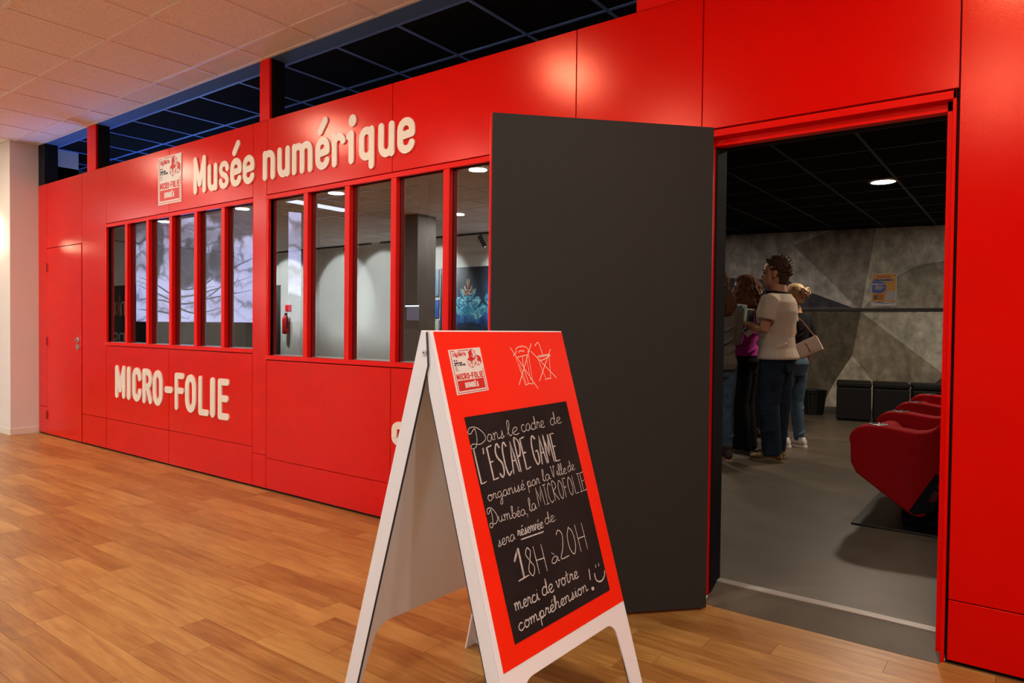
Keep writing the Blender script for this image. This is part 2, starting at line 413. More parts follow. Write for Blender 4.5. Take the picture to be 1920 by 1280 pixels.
# recessed ceiling lights: things hung in the corridor ceiling and the museum ceiling
def make_can(name, x, y, z, r, label, group, power, cat='ceiling light', col=WARM):
    e = empty(name, (x, y, z)); tag(e, label, cat, group)
    m = MB(); m.loft([[((rr) * cos(2 * pi * i / 28), rr * sin(2 * pi * i / 28), zz) for i in range(28)] for rr, zz in ((r + .02, .002), (r + .02, -.006), (r, -.007), (r - .004, .01))], False); m.build('trim_ring', LAMP_TRIM, e, smooth=False)
    m = MB(); m.lathe([(r - .001, .004), (r - .001, -.003)], 0, 0, 28); m.build('diffuser', LAMP, e)
    area_light('lamp_glow', (x, y, z - .012), power, size=2 * r, color=col)
    return e
row1 = [(2.75, 'added right of the doorway'), (-.05, 'above the doorway side of the red wall'), (-2.83, 'above the taped window post'), (-5.62, 'above the big screen window'), (-8.57, 'near the small red door')]  # lamp right of the doorway added to light the sandwich board
for x, w in row1:
    make_can('recessed_light', x, -1.50, CZ, .10, 'round warm recessed light %s, next to the wall' % w, 'recessed lights along the red wall', CAN_POWER)
row2 = [(2.45, 'added sixth'), (5.1, 'added seventh'), (-.2, 'fifth'), (-2.85, 'fourth'), (-5.45, 'third'), (-8.12, 'second'), (-10.52, 'first'), (-13.1, 'furthest')]  # row carried on to the right by two added lamps, brightening the board
for x, w in row2:
    make_can('recessed_light', x, -3.5, CZ, .11, 'recessed light in the corridor middle, %s along its row' % w, 'recessed lights in the corridor middle', CAN_POWER_B, col=NEUTRAL)
make_can('recessed_light', -7.87, -5.9, CZ, .10, 'round recessed light further back, mirrored in the last pane beside the door', 'recessed lights in the corridor middle', CAN_POWER_B, col=NEUTRAL)

# ================================================================ MUSEUM ROOMS BEHIND THE RED WALL
LCZ = 2.65
m = MB(); m.box(-10.6, 3.2, WT, 9.2, FZ - .08, FZ); fl2 = m.build('floor', GREYFLOOR); tag(fl2, kind='structure')
# high black ceiling with bars just inside, the screen's glow put into their blue
m = MB(); m.box(-10.6, 3.2, 0, 5.2, CZ + .03, CZ + .1); c2 = m.build('ceiling', BLACKWALL); tag(c2, kind='structure')
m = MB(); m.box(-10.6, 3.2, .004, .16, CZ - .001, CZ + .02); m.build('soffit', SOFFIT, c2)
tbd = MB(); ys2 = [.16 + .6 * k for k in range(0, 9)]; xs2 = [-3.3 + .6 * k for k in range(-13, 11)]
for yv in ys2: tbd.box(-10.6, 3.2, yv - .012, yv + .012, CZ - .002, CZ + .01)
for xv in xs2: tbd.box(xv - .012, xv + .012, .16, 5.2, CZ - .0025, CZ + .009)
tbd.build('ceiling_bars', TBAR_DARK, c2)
tm = MB(); tm.box(.012, .588, .012, .588, .003, .02); td = tm.mesh('tile'); td.materials.append(TILE_DARK)
for xv in xs2:
    for yv in ys2[:2]:
        o = bpy.data.objects.new('tile', td); C.objects.link(o); o.parent = c2; o.location = (xv, yv, CZ)
m = MB()
for xv in xs2:
    for yv in ys2[2:]: m.box(xv + .012, xv + .588, yv + .012, yv + .588, CZ + .003, CZ + .02)
o = m.build('tiles', TILE_DARK, c2); tag(o, kind='stuff')
# lower black ceiling of the entrance room
XP = -4.15
m = MB(); m.box(XP, 3.2, 1.35, 9.2, LCZ + .015, CZ + .02); c3 = m.build('ceiling', BLACKWALL); tag(c3, kind='structure')
m = MB(); m2 = MB()
BAR3 = mat('black_bar', (.004, .004, .004), rough=.5)
for k in range(0, 14): m.box(XP, 3.2, 1.35 + .6 * k - .012, 1.35 + .6 * k + .012, LCZ - .001, LCZ + .016)
for k in range(0, 13):
    xv = XP + .1 + .6 * k; m.box(xv - .012, xv + .012, 1.35, 9.2, LCZ - .0015, LCZ + .016)
m.build('ceiling_bars', BAR3, c3)
td3 = tm.mesh('tile'); td3.materials.append(TILE_DARK)
for i in range(0, 12):
    for k in range(0, 13):
        xv = XP + .1 + .6 * i; yv = 1.35 + .6 * k
        if 1.4 < yv < 8 and xv < .3 and xv > -3.9:
            o = bpy.data.objects.new('tile', td3); C.objects.link(o); o.parent = c3; o.location = (xv, yv, LCZ)
        else: m2.box(xv + .012, xv + .588, yv + .012, yv + .588, LCZ + .003, LCZ + .014)
o = m2.build('tiles', TILE_DARK, c3); tag(o, kind='stuff')
# black partition between the two rooms, side and end walls
m = MB(); m.box(XP - .1, XP, 1.35, 9.2, FZ, CZ); o = m.build('wall_partition', BLACKWALL); tag(o, kind='structure')
m = MB(); m.box(-10.7, -10.6, 0, 5.3, FZ, CZ); o = m.build('wall_side', BLACKWALL); tag(o, kind='structure')
m = MB(); m.box(-10.6, XP, 5.2, 5.3, FZ, CZ); o = m.build('wall_rear', BLACKWALL); tag(o, kind='structure')
m = MB(); m.box(6.2, 6.3, -8.1, .2, 0, CZ + .1); o = m.build('wall_right', PILLAR); tag(o, kind='structure')
m = MB(); m.box(3.2, 3.3, WT, 9.2, FZ, CZ + .1); o = m.build('wall_room_right', BLACKWALL); tag(o, kind='structure')
m = MB(); m.box(-9.2, -8.72, WT + .01, .70, 2.45, 2.95); o = m.build('bulkhead', mat('grey_wall', (.05, .055, .055), rough=.8)); tag(o, 'grey boxed bulkhead behind the leftmost transom opening', 'bulkhead', kind='structure')

# back wall with the printed concrete facets
P0 = Vector((-3.86, 7.44, 0)); du = Vector((2.96, .56, 0)).normalized(); dn = Vector((du.y, -du.x, 0))
def bwp(u, z, off=0.0): return P0 + du * u + dn * off + Vector((0, 0, z))
def concrete():
    m = bpy.data.materials.new('printed_concrete_wallpaper'); m.use_nodes = True; nt = m.node_tree; N = nt.nodes; Lk = nt.links
    b = N['Principled BSDF']; b.inputs['Roughness'].default_value = .8; b.inputs['Specular IOR Level'].default_value = .25
    at = N.new('ShaderNodeAttribute'); at.attribute_name = 'tone'
    tc = N.new('ShaderNodeTexCoord')
    n = N.new('ShaderNodeTexNoise'); n.inputs['Scale'].default_value = 9; n.inputs['Detail'].default_value = 12; n.inputs['Roughness'].default_value = .68; Lk.new(tc.outputs['Object'], n.inputs['Vector'])
    mp = N.new('ShaderNodeMapping'); mp.inputs['Scale'].default_value = (3, 3, 1.4); mp.inputs['Rotation'].default_value = (0, .35, 0); Lk.new(tc.outputs['Object'], mp.inputs[0])
    n2 = N.new('ShaderNodeTexNoise'); n2.inputs['Scale'].default_value = 2.5; n2.inputs['Detail'].default_value = 8; Lk.new(mp.outputs[0], n2.inputs['Vector'])
    a = N.new('ShaderNodeMath'); a.operation = 'MULTIPLY'; Lk.new(n.outputs[0], a.inputs[0]); Lk.new(n2.outputs[0], a.inputs[1])
    r = N.new('ShaderNodeMapRange'); r.inputs[1].default_value = .12; r.inputs[2].default_value = .38; r.inputs[3].default_value = .58; r.inputs[4].default_value = 1.5; Lk.new(a.outputs[0], r.inputs[0])
    s = N.new('ShaderNodeVectorMath'); s.operation = 'SCALE'; Lk.new(at.outputs['Color'], s.inputs[0]); Lk.new(r.outputs[0], s.inputs['Scale']); Lk.new(s.outputs[0], b.inputs['Base Color'])
    return m
facets = [  # outline in metres along the wall (u) and height, tone
    ([(-3.2, .06), (6.6, .06), (6.6, 2.66), (-3.2, 2.66)], (.17, .16, .145)),
    ([(-.6, 2.66), (1.17, 2.66), (1.06, 2.46), (1.0, 1.95), (-.6, 2.05)], (.235, .235, .24)),
    ([(1.17, 2.66), (1.60, 2.66), (1.055, 2.459)], (.27, .265, .26)),
    ([(-.6, 2.05), (1.0, 1.95), (1.06, 1.9), (1.2, 1.8), (1.75, 1.62), (1.86, 1.543), (-.6, 1.55)], (.085, .085, .09)),
    ([(1.055, 2.459), (1.0, 1.95), (1.2, 1.81), (1.864, 1.543), (1.95, 1.55)], (.25, .245, .24)),
    ([(1.055, 2.459), (1.60, 2.66), (2.13, 2.66), (2.06, 2.25), (1.95, 1.55), (1.9, 1.56)], (.175, .165, .155)),
    ([(2.13, 2.66), (2.462, 2.66), (2.65, 2.123), (2.30, 1.92), (1.96, 1.50), (2.02, 1.9)], (.255, .245, .22)),
    ([(2.462, 2.66), (3.6, 2.66), (3.6, 2.30), (3.0, 2.177), (2.65, 2.123)], (.30, .29, .265)),
    ([(2.65, 2.123), (3.0, 2.177), (3.6, 2.30), (3.6, 1.50), (1.97, 1.50), (2.35, 1.9)], (.185, .175, .155)),
    ([(-.6, 1.50), (1.96, 1.50), (1.863, .87), (1.50, .06), (-.6, .06)], (.105, .098, .088)),
    ([(1.98, 1.47), (3.6, 1.50), (3.6, .95), (2.99, .635)], (.25, .24, .215)),
    ([(1.98, 1.47), (2.99, .635), (2.8, .5), (2.70, .06), (2.25, .06), (2.13, .503), (1.863, .87)], (.165, .152, .132)),
    ([(1.863, .87), (2.13, .503), (2.3, .06), (1.45, .06), (1.65, .5)], (.23, .215, .185)),
    ([(2.99, .635), (3.6, .95), (3.6, .06), (2.75, .06), (2.8, .45)], (.09, .085, .08)),
    ([(3.6, 2.66), (5.0, 2.66), (4.6, 1.4), (3.6, .9)], (.13, .125, .12)), ([(3.6, .9), (4.6, 1.4), (5.2, .06), (3.6, .06)], (.24, .23, .21)),
    ([(-3.2, 2.66), (-.6, 2.66), (-.6, 1.3), (-2.2, .9)], (.15, .15, .15)), ([(-3.2, .06), (-.6, .06), (-.6, 1.3), (-2.2, .9)], (.2, .195, .18))]
m = MB()
for i, (pts, t) in enumerate(facets):
    m.add([bwp(u, z, .0006 * i) for u, z in pts], [tuple(range(len(pts)))])
m.add([bwp(-3.2, 0, -.1), bwp(6.6, 0, -.1), bwp(6.6, 2.7, -.1), bwp(-3.2, 2.7, -.1)], [(3, 2, 1, 0)])
bw = m.build('wall_back', concrete()); tag(bw, kind='structure')
at = bw.data.color_attributes.new('tone', 'FLOAT_COLOR', 'CORNER')
li = 0
for fi, pl in enumerate(bw.data.polygons):
    t = facets[fi][1] if fi < len(facets) else (.2, .2, .2)
    for q in pl.loop_indices: at.data[q].color = (*[max(.03, (c - .10) * 2.8 + .10) for c in t], 1)
m = MB()
def wallbox(mb, u0, u1, z0, z1, o0, o1):
    vs = [bwp(u0, z0, o0), bwp(u1, z0, o0), bwp(u1, z0, o1), bwp(u0, z0, o1), bwp(u0, z1, o0), bwp(u1, z1, o0), bwp(u1, z1, o1), bwp(u0, z1, o1)]
    mb.add(vs, [(0, 1, 2, 3), (4, 7, 6, 5), (0, 4, 5, 1), (1, 5, 6, 2), (2, 6, 7, 3), (3, 7, 4, 0)])
wallbox(m, -3.2, 6.6, 1.497, 1.537, .009, .022); o = m.build('trim_7', mat('black_rail', (.008, .008, .009), rough=.5)); tag(o, kind='structure')
m = MB(); wallbox(m, -3.2, 6.6, FZ, FZ + .07, .009, .02); o = m.build('baseboard_back', mat('grey_base', (.12, .12, .11), rough=.6)); tag(o, kind='structure')

# ceiling lights of the room
make_can('recessed_light', -1.17, 4.5, LCZ, .105, 'bright round recessed light in the black ceiling seen through the doorway', None, ROOM_POWER)
for x, y, w in ((-3.7, 4.5, 'hidden above the group of visitors'), (1.4, 4.5, 'over the red armchairs'), (-.75, 1.75, 'just inside the doorway'), (1.5, 7.0, 'over the far poufs')):
    make_can('recessed_light', x, y, LCZ, .105, 'round recessed light in the black ceiling %s' % w, 'recessed lights of the museum room', ROOM_POWER * (.25 if y < 2 else .9))

# ---------------------------------------------------------------- projected drawing seen through the windows
def drawing_mat(name, strength=1.0, seed=0.0):
    """a generic pencil drawing of folded cloth, thrown by a projector with a violet cast"""
    m = bpy.data.materials.new(name); m.use_nodes = True; nt = m.node_tree; N = nt.nodes; Lk = nt.links; N.clear()
    out = N.new('ShaderNodeOutputMaterial'); em = N.new('ShaderNodeEmission'); Lk.new(em.outputs[0], out.inputs[0])
    tc = N.new('ShaderNodeTexCoord'); mp = N.new('ShaderNodeMapping'); mp.inputs['Location'].default_value = (seed, seed, seed); Lk.new(tc.outputs['Object'], mp.inputs[0])
    def noise(sc, det, dist=0.0, src=None):
        n = N.new('ShaderNodeTexNoise'); n.inputs['Scale'].default_value = sc; n.inputs['Detail'].default_value = det; n.inputs['Distortion'].default_value = dist
        Lk.new(src or mp.outputs[0], n.inputs['Vector']); return n.outputs[0]
    sq = N.new('ShaderNodeMapping'); sq.inputs['Scale'].default_value = (.9, 1, 1.35); sq.inputs['Rotation'].default_value = (0, -.12, 0); Lk.new(mp.outputs[0], sq.inputs[0])
    w = N.new('ShaderNodeTexWave'); w.wave_type = 'BANDS'; w.bands_direction = 'Z'; w.inputs['Scale'].default_value = .62; w.inputs['Distortion'].default_value = 9; w.inputs['Detail'].default_value = 2.0; w.inputs['Detail Scale'].default_value = .9
    Lk.new(sq.outputs[0], w.inputs['Vector'])
    big = noise(1.25, 3, 1.2)
    hat = N.new('ShaderNodeMapping'); hat.inputs['Scale'].default_value = (26, 1, 5); hat.inputs['Rotation'].default_value = (0, .8, 0); Lk.new(tc.outputs['Object'], hat.inputs[0])
    hatch = noise(3.0, 5, .5, hat.outputs[0])
    def mad(a, k, c):
        x = N.new('ShaderNodeMath'); x.operation = 'MULTIPLY_ADD'
        Lk.new(a, x.inputs[0]); x.inputs[1].default_value = k
        if isinstance(c, (int, float)): x.inputs[2].default_value = c
        else: Lk.new(c, x.inputs[2])
        return x.outputs[0]
    v = mad(w.outputs['Fac'], .22, .19); v = mad(hatch, .42, v); v = mad(big, .9, v)
    # the upper half of the sheet is drawn darker than the pale cloth below
    sx = N.new('ShaderNodeSeparateXYZ'); Lk.new(tc.outputs['Object'], sx.inputs[0])
    zr = N.new('ShaderNodeMapRange'); zr.inputs[1].default_value = -.35; zr.inputs[2].default_value = .20; zr.inputs[3].default_value = .34; zr.inputs[4].default_value = .06; Lk.new(sx.outputs['Z'], zr.inputs[0])
    ad0 = N.new('ShaderNodeMath'); Lk.new(v, ad0.inputs[0]); Lk.new(zr.outputs[0], ad0.inputs[1])
    # two shaded hollows among the folds, edges broken by noise
    cur = ad0.outputs[0]
    wob = N.new('ShaderNodeTexNoise'); wob.inputs['Scale'].default_value = 3.2; wob.inputs['Detail'].default_value = 5; Lk.new(tc.outputs['Object'], wob.inputs['Vector'])
    wv = N.new('ShaderNodeVectorMath'); wv.operation = 'MULTIPLY_ADD'; Lk.new(wob.outputs['Color'], wv.inputs[0]); wv.inputs[1].default_value = (.55, .0, .45); Lk.new(tc.outputs['Object'], wv.inputs[2])
    for cx_, cz_, rx2, rz2, amt in ((.30, .26, .50, .27, -.72), (1.50, .86, .80, .28, -.75), (-.55, .42, .20, .36, -.50), (1.00, .30, .20, .28, -.42), (-.95, .80, .55, .20, -.35)):
        m3 = N.new('ShaderNodeMapping'); m3.vector_type = 'TEXTURE'; m3.inputs['Location'].default_value = (cx_, 0, cz_ - .02); m3.inputs['Scale'].default_value = (rx2, 1, rz2); Lk.new(wv.outputs[0], m3.inputs[0])
        ln = N.new('ShaderNodeVectorMath'); ln.operation = 'LENGTH'; Lk.new(m3.outputs[0], ln.inputs[0])
        rr = N.new('ShaderNodeMapRange'); rr.interpolation_type = 'SMOOTHSTEP'; rr.inputs[1].default_value = .75; rr.inputs[2].default_value = 1.15; rr.inputs[3].default_value = amt; rr.inputs[4].default_value = 0; Lk.new(ln.outputs['Value'], rr.inputs[0])
        a2 = N.new('ShaderNodeMath'); Lk.new(cur, a2.inputs[0]); Lk.new(rr.outputs[0], a2.inputs[1]); cur = a2.outputs[0]
    w3 = N.new('ShaderNodeTexWave'); w3.wave_type = 'BANDS'; w3.bands_direction = 'Z'; w3.inputs['Scale'].default_value = 1.1; w3.inputs['Distortion'].default_value = 12; w3.inputs['Detail'].default_value = 3; w3.inputs['Detail Scale'].default_value = 1.3; Lk.new(sq.outputs[0], w3.inputs['Vector'])
    pw = N.new('ShaderNodeMath'); pw.operation = 'POWER'; pw.inputs[1].default_value = 5; Lk.new(w3.outputs['Fac'], pw.inputs[0])
    cur = mad(pw.outputs[0], -.30, cur)
    ad = N.new('ShaderNodeMath'); Lk.new(cur, ad.inputs[0]); ad.inputs[1].default_value = .08
    cr = N.new('ShaderNodeValToRGB'); e = cr.color_ramp.elements
    e[0].position = .48; e[0].color = (.07, .07, .115, 1); e[1].position = 1.18 if False else 1.0; e[1].color = (.70, .72, 1.15, 1)
    q = e.new(.70); q.color = (.30, .30, .47, 1); q2 = e.new(.84); q2.color = (.56, .57, .92, 1)
    sc = N.new('ShaderNodeMath'); sc.operation = 'MULTIPLY'; sc.inputs[1].default_value = .68; Lk.new(ad.outputs[0], sc.inputs[0])
    Lk.new(sc.outputs[0], cr.inputs[0]); Lk.new(cr.outputs[0], em.inputs[0]); em.inputs[1].default_value = strength
    return m
e = empty('projection_screen', (-8.57, 1.62, 1.25)); tag(e, 'large projected pencil drawing of folded cloth, violet white, glowing behind the far window', 'screen')
m = MB(); m.box(-1.43, 1.42, 0, .03, -.012, 1.365); o = m.build('image_surface', drawing_mat('projected_drawing', 1.05), e)
o.location = (0, 0, .68); o.data.transform(Matrix.Translation((0, 0, -.68)))
m = MB(); m.box(-1.46, 1.45, .031, .055, -.03, 1.40); m.build('screen_back', BLACK, e)
def ink(name, lines, w, col):
    mb = MB()
    for i, ln in enumerate(lines):
        pts = smooth_line(ln, 7); n_ = len(pts); L_, R_ = [], []
        for k, p in enumerate(pts):
            d = (pts[min(k + 1, n_ - 1)] - pts[max(k - 1, 0)]).normalized(); q = Vector((-d.y, d.x)) * w * (.15 + sin(pi * k / (n_ - 1)))
            L_.append(p + q); R_.append(p - q)
        mb.add([(p.x, -.0008 - .00005 * i, p.y) for p in L_] + [(p.x, -.0008 - .00005 * i, p.y) for p in R_], [(k, n_ + k, n_ + k + 1, k + 1) for k in range(n_ - 1)])
    o = mb.build(name, mat(name + '_tone', (0, 0, 0), rough=1, spec=0, emit=col, estr=1.0), e)
    if 'hatch' in name: tag(o, kind='stuff')
rk = random.Random(5)
ink('drawn_fold', [[(-1.4, .62), (-.9, .50), (-.3, .32), (.4, .36), (1.4, .52)], [(-1.4, .50), (-.8, .36), (-.2, .22), (.5, .28), (1.4, .36)], [(-1.3, .30), (-.6, .26), (.1, .10), (.9, .18)],
    [(-1.4, .16), (-.7, .12), (0, .02)], [(-.5, .46), (0, .40), (.5, .50), (.9, .74)], [(.2, .22), (.7, .40), (1.0, .62), (1.38, .72)], [(-1.38, 1.0), (-1.1, .86), (-.95, .66), (-.6, .52)], [(-.6, 1.25), (-.45, 1.05), (-.5, .8), (-.2, .62)], [(-.2, 1.2), (.15, 1.12), (.42, .94), (.5, .72)], [(.6, 1.3), (.8, 1.15), (1.1, 1.1), (1.4, .95)]], .011, (.13, .13, .22))
ink('drawn_hatch', [[(x0_, z0_), (x0_ + rk.uniform(.03, .12), z0_ + rk.uniform(-.12, .12)), (x0_ + rk.uniform(.10, .26), z0_ + rk.uniform(-.12, .10))] for x0_, z0_ in [(rk.uniform(-1.4, 1.1), rk.choice((rk.uniform(.5, 1.25), rk.uniform(.08, 1.2)))) for _ in range(150)]], .0035, (.17, .17, .27))
for xx in (-1.3, 1.2):
    m = MB(); m.box(xx, xx + .04, .01, .05, -1.19, -.01); m.build('screen_leg', BLACK, e)
e = empty('side_screen', (-6.43, 1.64, 1.25)); tag(e, 'narrow glowing projected strip of the same drawing in the first pane of the near window', 'screen')
m = MB(); m.box(-.10, .10, 0, .02, 0, 1.2); m.v = [(p[0], p[1] , p[2] - (.03 if (p[0] > 0 and p[2] > 1) else 0)) for p in m.v]
m.build('image_surface', drawing_mat('projected_strip', 1.0, 3.7), e)
m = MB(); m.box(-.09, .09, .021, .04, -1.19, 1.16); m.build('panel_stand', BLACK, e)
e = empty('light_tube', (-8.58, 3.5, 3.0)); tag(e, 'long bluish white light tube hanging high in the dark room behind the near window', 'light')
m = MB(); m.box(-.045, .045, -.62, .60, -.02, .02); m.build('tube', mat('tube_glow', (1, 1, 1), emit=(.72, .80, 1.0), estr=1.6), e)
m = MB(); m.box(-.02, .02, -.6, .58, .02, .05); m.box(-.004, .004, -.4, -.39, .05, .14); m.box(-.004, .004, .38, .39, .05, .14); m.build('fixture', BLACK, e)
area_light('projector_spill', (-8.0, 1.50, 2.0), 34, size=1.6, color=(.13, .35, 1.0), rot=(radians(-115), 0, 0))
# cabinet with a small control monitor
DARKWOOD = mat('dark_brown_cabinet', (.045, .032, .027), rough=.6)
e = empty('cabinet', (-4.56, 1.62, FZ)); tag(e, 'tall dark cabinet standing inside behind the near window', 'cabinet')
m = MB(); m.box(-.13, .24, -.08, .25, 0, 1.125); m.build('body', DARKWOOD, e, bevel=.004)
m = MB(); m.box(-.115, .1, -.092, -.08, .08, 1.09); dd = m.build('door', DARKWOOD, e, bevel=.003)
m = MB(); m.box(-.105, -.092, -.105, -.092, .7, 1.06); m.build('handle', mat('pale_handle', (.35, .35, .37), rough=.4), dd)
e = empty('monitor', (-4.50, 1.56, FZ + 1.125)); tag(e, 'small glowing control monitor showing the drawing under a bright bar', 'monitor')
m = MB(); m.box(-.125, .10, .01, .03, .075, .205); m.build('bezel', BLACK, e)
dm = drawing_mat('monitor_drawing', 1.15, 1.3)
m = MB(); m.box(-.118, .093, .004, .012, .082, .200); o = m.build('screen', dm, e); o.scale = (1, 1, 1)
for n_ in dm.node_tree.nodes:
    if n_.type == 'MAPPING': n_.inputs['Scale'].default_value = tuple(q * 9 for q in n_.inputs['Scale'].default_value)
m = MB(); m.box(-.155, .165, .004, .03, .208, .219); m.build('light_bar', mat('bar_glow', (1, 1, 1), emit=(.62, .78, 1.0), estr=2.2), e)
m = MB(); m.box(-.02, .01, .02, .04, 0, .1); m.box(-.07, .06, -.03, .08, 0, .01); m.build('stand', BLACK, e)

# ================================================================ FURNITURE OF THE ENTRANCE ROOM
POUF = mat('black_leatherette', (.007, .007, .007), rough=.55, spec=.25, bump=.25, bscale=60)
cube_lab = ['black leatherette cube pouf nearest the waste basket', 'black leatherette cube pouf in the middle of the row of three', 'black leatherette cube pouf at the armchair end of the row']
for i, (x, y) in enumerate(((-1.84, 6.93), (-1.425, 7.01), (-1.00, 7.09))):
    e = empty('cube_pouf', (x, y, FZ), math.atan2(du.y, du.x)); tag(e, cube_lab[i], 'pouf', 'black cube poufs along the concrete wall')
    m = MB(); m.box(-.2, .2, -.2, .2, .02, .43); m.build('body', POUF, e, bevel=.016, seg=3)
    m = MB(); m.box(-.203, .203, -.203, .203, .435, .505); m.build('seat', POUF, e, bevel=.02, seg=3)
    m = MB(); m.box(-.18, .18, -.18, .18, 0, .02); m.build('plinth', BLACK, e)
# waste basket
e = empty('waste_basket', (-2.40, 7.20, FZ)); tag(e, 'round black waste basket on the floor beside the cube poufs', 'basket')
m = MB(); m.loft([[(r * cos(2 * pi * i / 28), r * sin(2 * pi * i / 28), z) for i in range(28)] for r, z in ((.125, 0), (.165, .33), (.16, .33), (.12, .01), (.001, .01))], True); m.build('body', mat('black_basket', (.010, .010, .010), rough=.5), e)
m = MB()
for zz in (.33, .29):
    m.loft([[((.168 - (.33 - zz) * .12 + q) * cos(2 * pi * i / 28), (.168 - (.33 - zz) * .12 + q) * sin(2 * pi * i / 28), zz + w) for i in range(28)] for q, w in ((0, -.006), (.006, 0), (0, .006), (-.004, 0))], False)
m.build('rim', BLACK, e)
for i in range(20):
    a = 2 * pi * i / 20; m = MB(); m.tube([(.128 * cos(a), .128 * sin(a), .01), (.168 * cos(a), .168 * sin(a), .325)], .004, 6); m.build('wire', BLACK, e)

# red armchairs with cup holders
RF = mat('red_fabric', (.33, .002, .004), rough=.85, spec=.15, bump=.3, bscale=500, var=.08, vscale=20)
RF_TOP = RF
RING = mat('chrome_ring', (.7, .7, .68), rough=.25, metal=1.0)
def armchair(y0, label):
    e = empty('cinema_armchair', (-.87, y0, FZ)); tag(e, label, 'armchair', 'red armchairs along the right side of the room')
    # side profile in x (depth, back to +x) and z, sloping down to the foot
    side = [(.005, .475), (-.002, .51), (.02, .555), (.07, .585), (.16, .592), (.30, .575), (.37, .572), (.44, .60), (.50, .70), (.60, 1.00), (.66, 1.12), (.72, 1.13), (.735, 1.05), (.66, .60), (.56, .35), (.44, .16), (.40, .095), (.345, .09), (.30, .115), (.04, .30), (.01, .36)]
    side_s = [tuple(q) for q in smooth_line(side[:20], 3)] + [side[20]]
    for yy, nm in ((0, 'armrest'), (.88, 'armrest')):
        m = MB(); m.prism(side_s, lambda a, b_, t: (a, yy + t, b_), 0, .16); arm = m.build(nm, RF, e, bevel=.03, seg=3)
        bm_ = MB(); bm_.lathe([(.052, .586), (.051, .5955), (.042, .5965), (.039, .586)], .145, yy + .08, 24); bm_.build('cup_ring', RING, arm)
        bm_ = MB(); bm_.lathe([(.0415, .588), (.0415, .5948)], .145, yy + .08, 24); bm_.build('cup_hole', BLACK, arm)
    for yy in (-.006, 1.034):
        m = MB(); pr = [(.325, .12), (.345, .10), (.44, .125), (.53, .33), (.51, .35), (.45, .345)]
        m.prism(pr, lambda a, b_, t: (a, yy + t, b_), 0, .012); q = m.build('side_vent', BLACK, e, bevel=.002, seg=1)
        m = MB(); m.prism([(.42, .19), (.45, .185), (.475, .25), (.445, .255)], lambda a, b_, t: (a, yy + t, b_), -.003, .0); m.prism([(.455, .27), (.48, .265), (.498, .31), (.472, .32)], lambda a, b_, t: (a, yy + t, b_), -.003, .0)
        m.build('vent_lining', mat('vent_dark_red', (.09, .004, .005), rough=.8), q)
    # seat cushion with raised front lip, and bucket back
    m = MB(); prof = [(.03, .30), (.02, .47), (.06, .53), (.14, .54), (.20, .47), (.40, .43), (.50, .46), (.50, .25), (.30, .14)]
    m.prism(prof, lambda a, b_, t: (a, .155 + t, b_), 0, .73); m.build('seat', RF, e, bevel=.035, seg=3)
    m = MB(); bp = [(.42, .42), (.50, .62), (.58, .98), (.64, 1.22), (.72, 1.27), (.78, 1.22), (.75, .9), (.66, .5), (.56, .3)]
    m.prism(bp, lambda a, b_, t: (a, .10 + t, b_), 0, .84); m.build('backrest', RF, e, bevel=.04, seg=3)
    m = MB(); m.box(.27, .72, .12, .92, .012, .26); m.build('pedestal', BLACK, e, bevel=.01)
    m = MB(); m.box(.03, .95, -.06, 1.10, 0, .012); m.build('base_plate', mat('black_steel_plate', (.015, .015, .016), rough=.35, metal=.3), e, bevel=.003)
armchair(1.60, 'red fabric armchair with cup holders, nearest the doorway')
armchair(3.30, 'red fabric armchair with cup holders, further in towards the poufs')

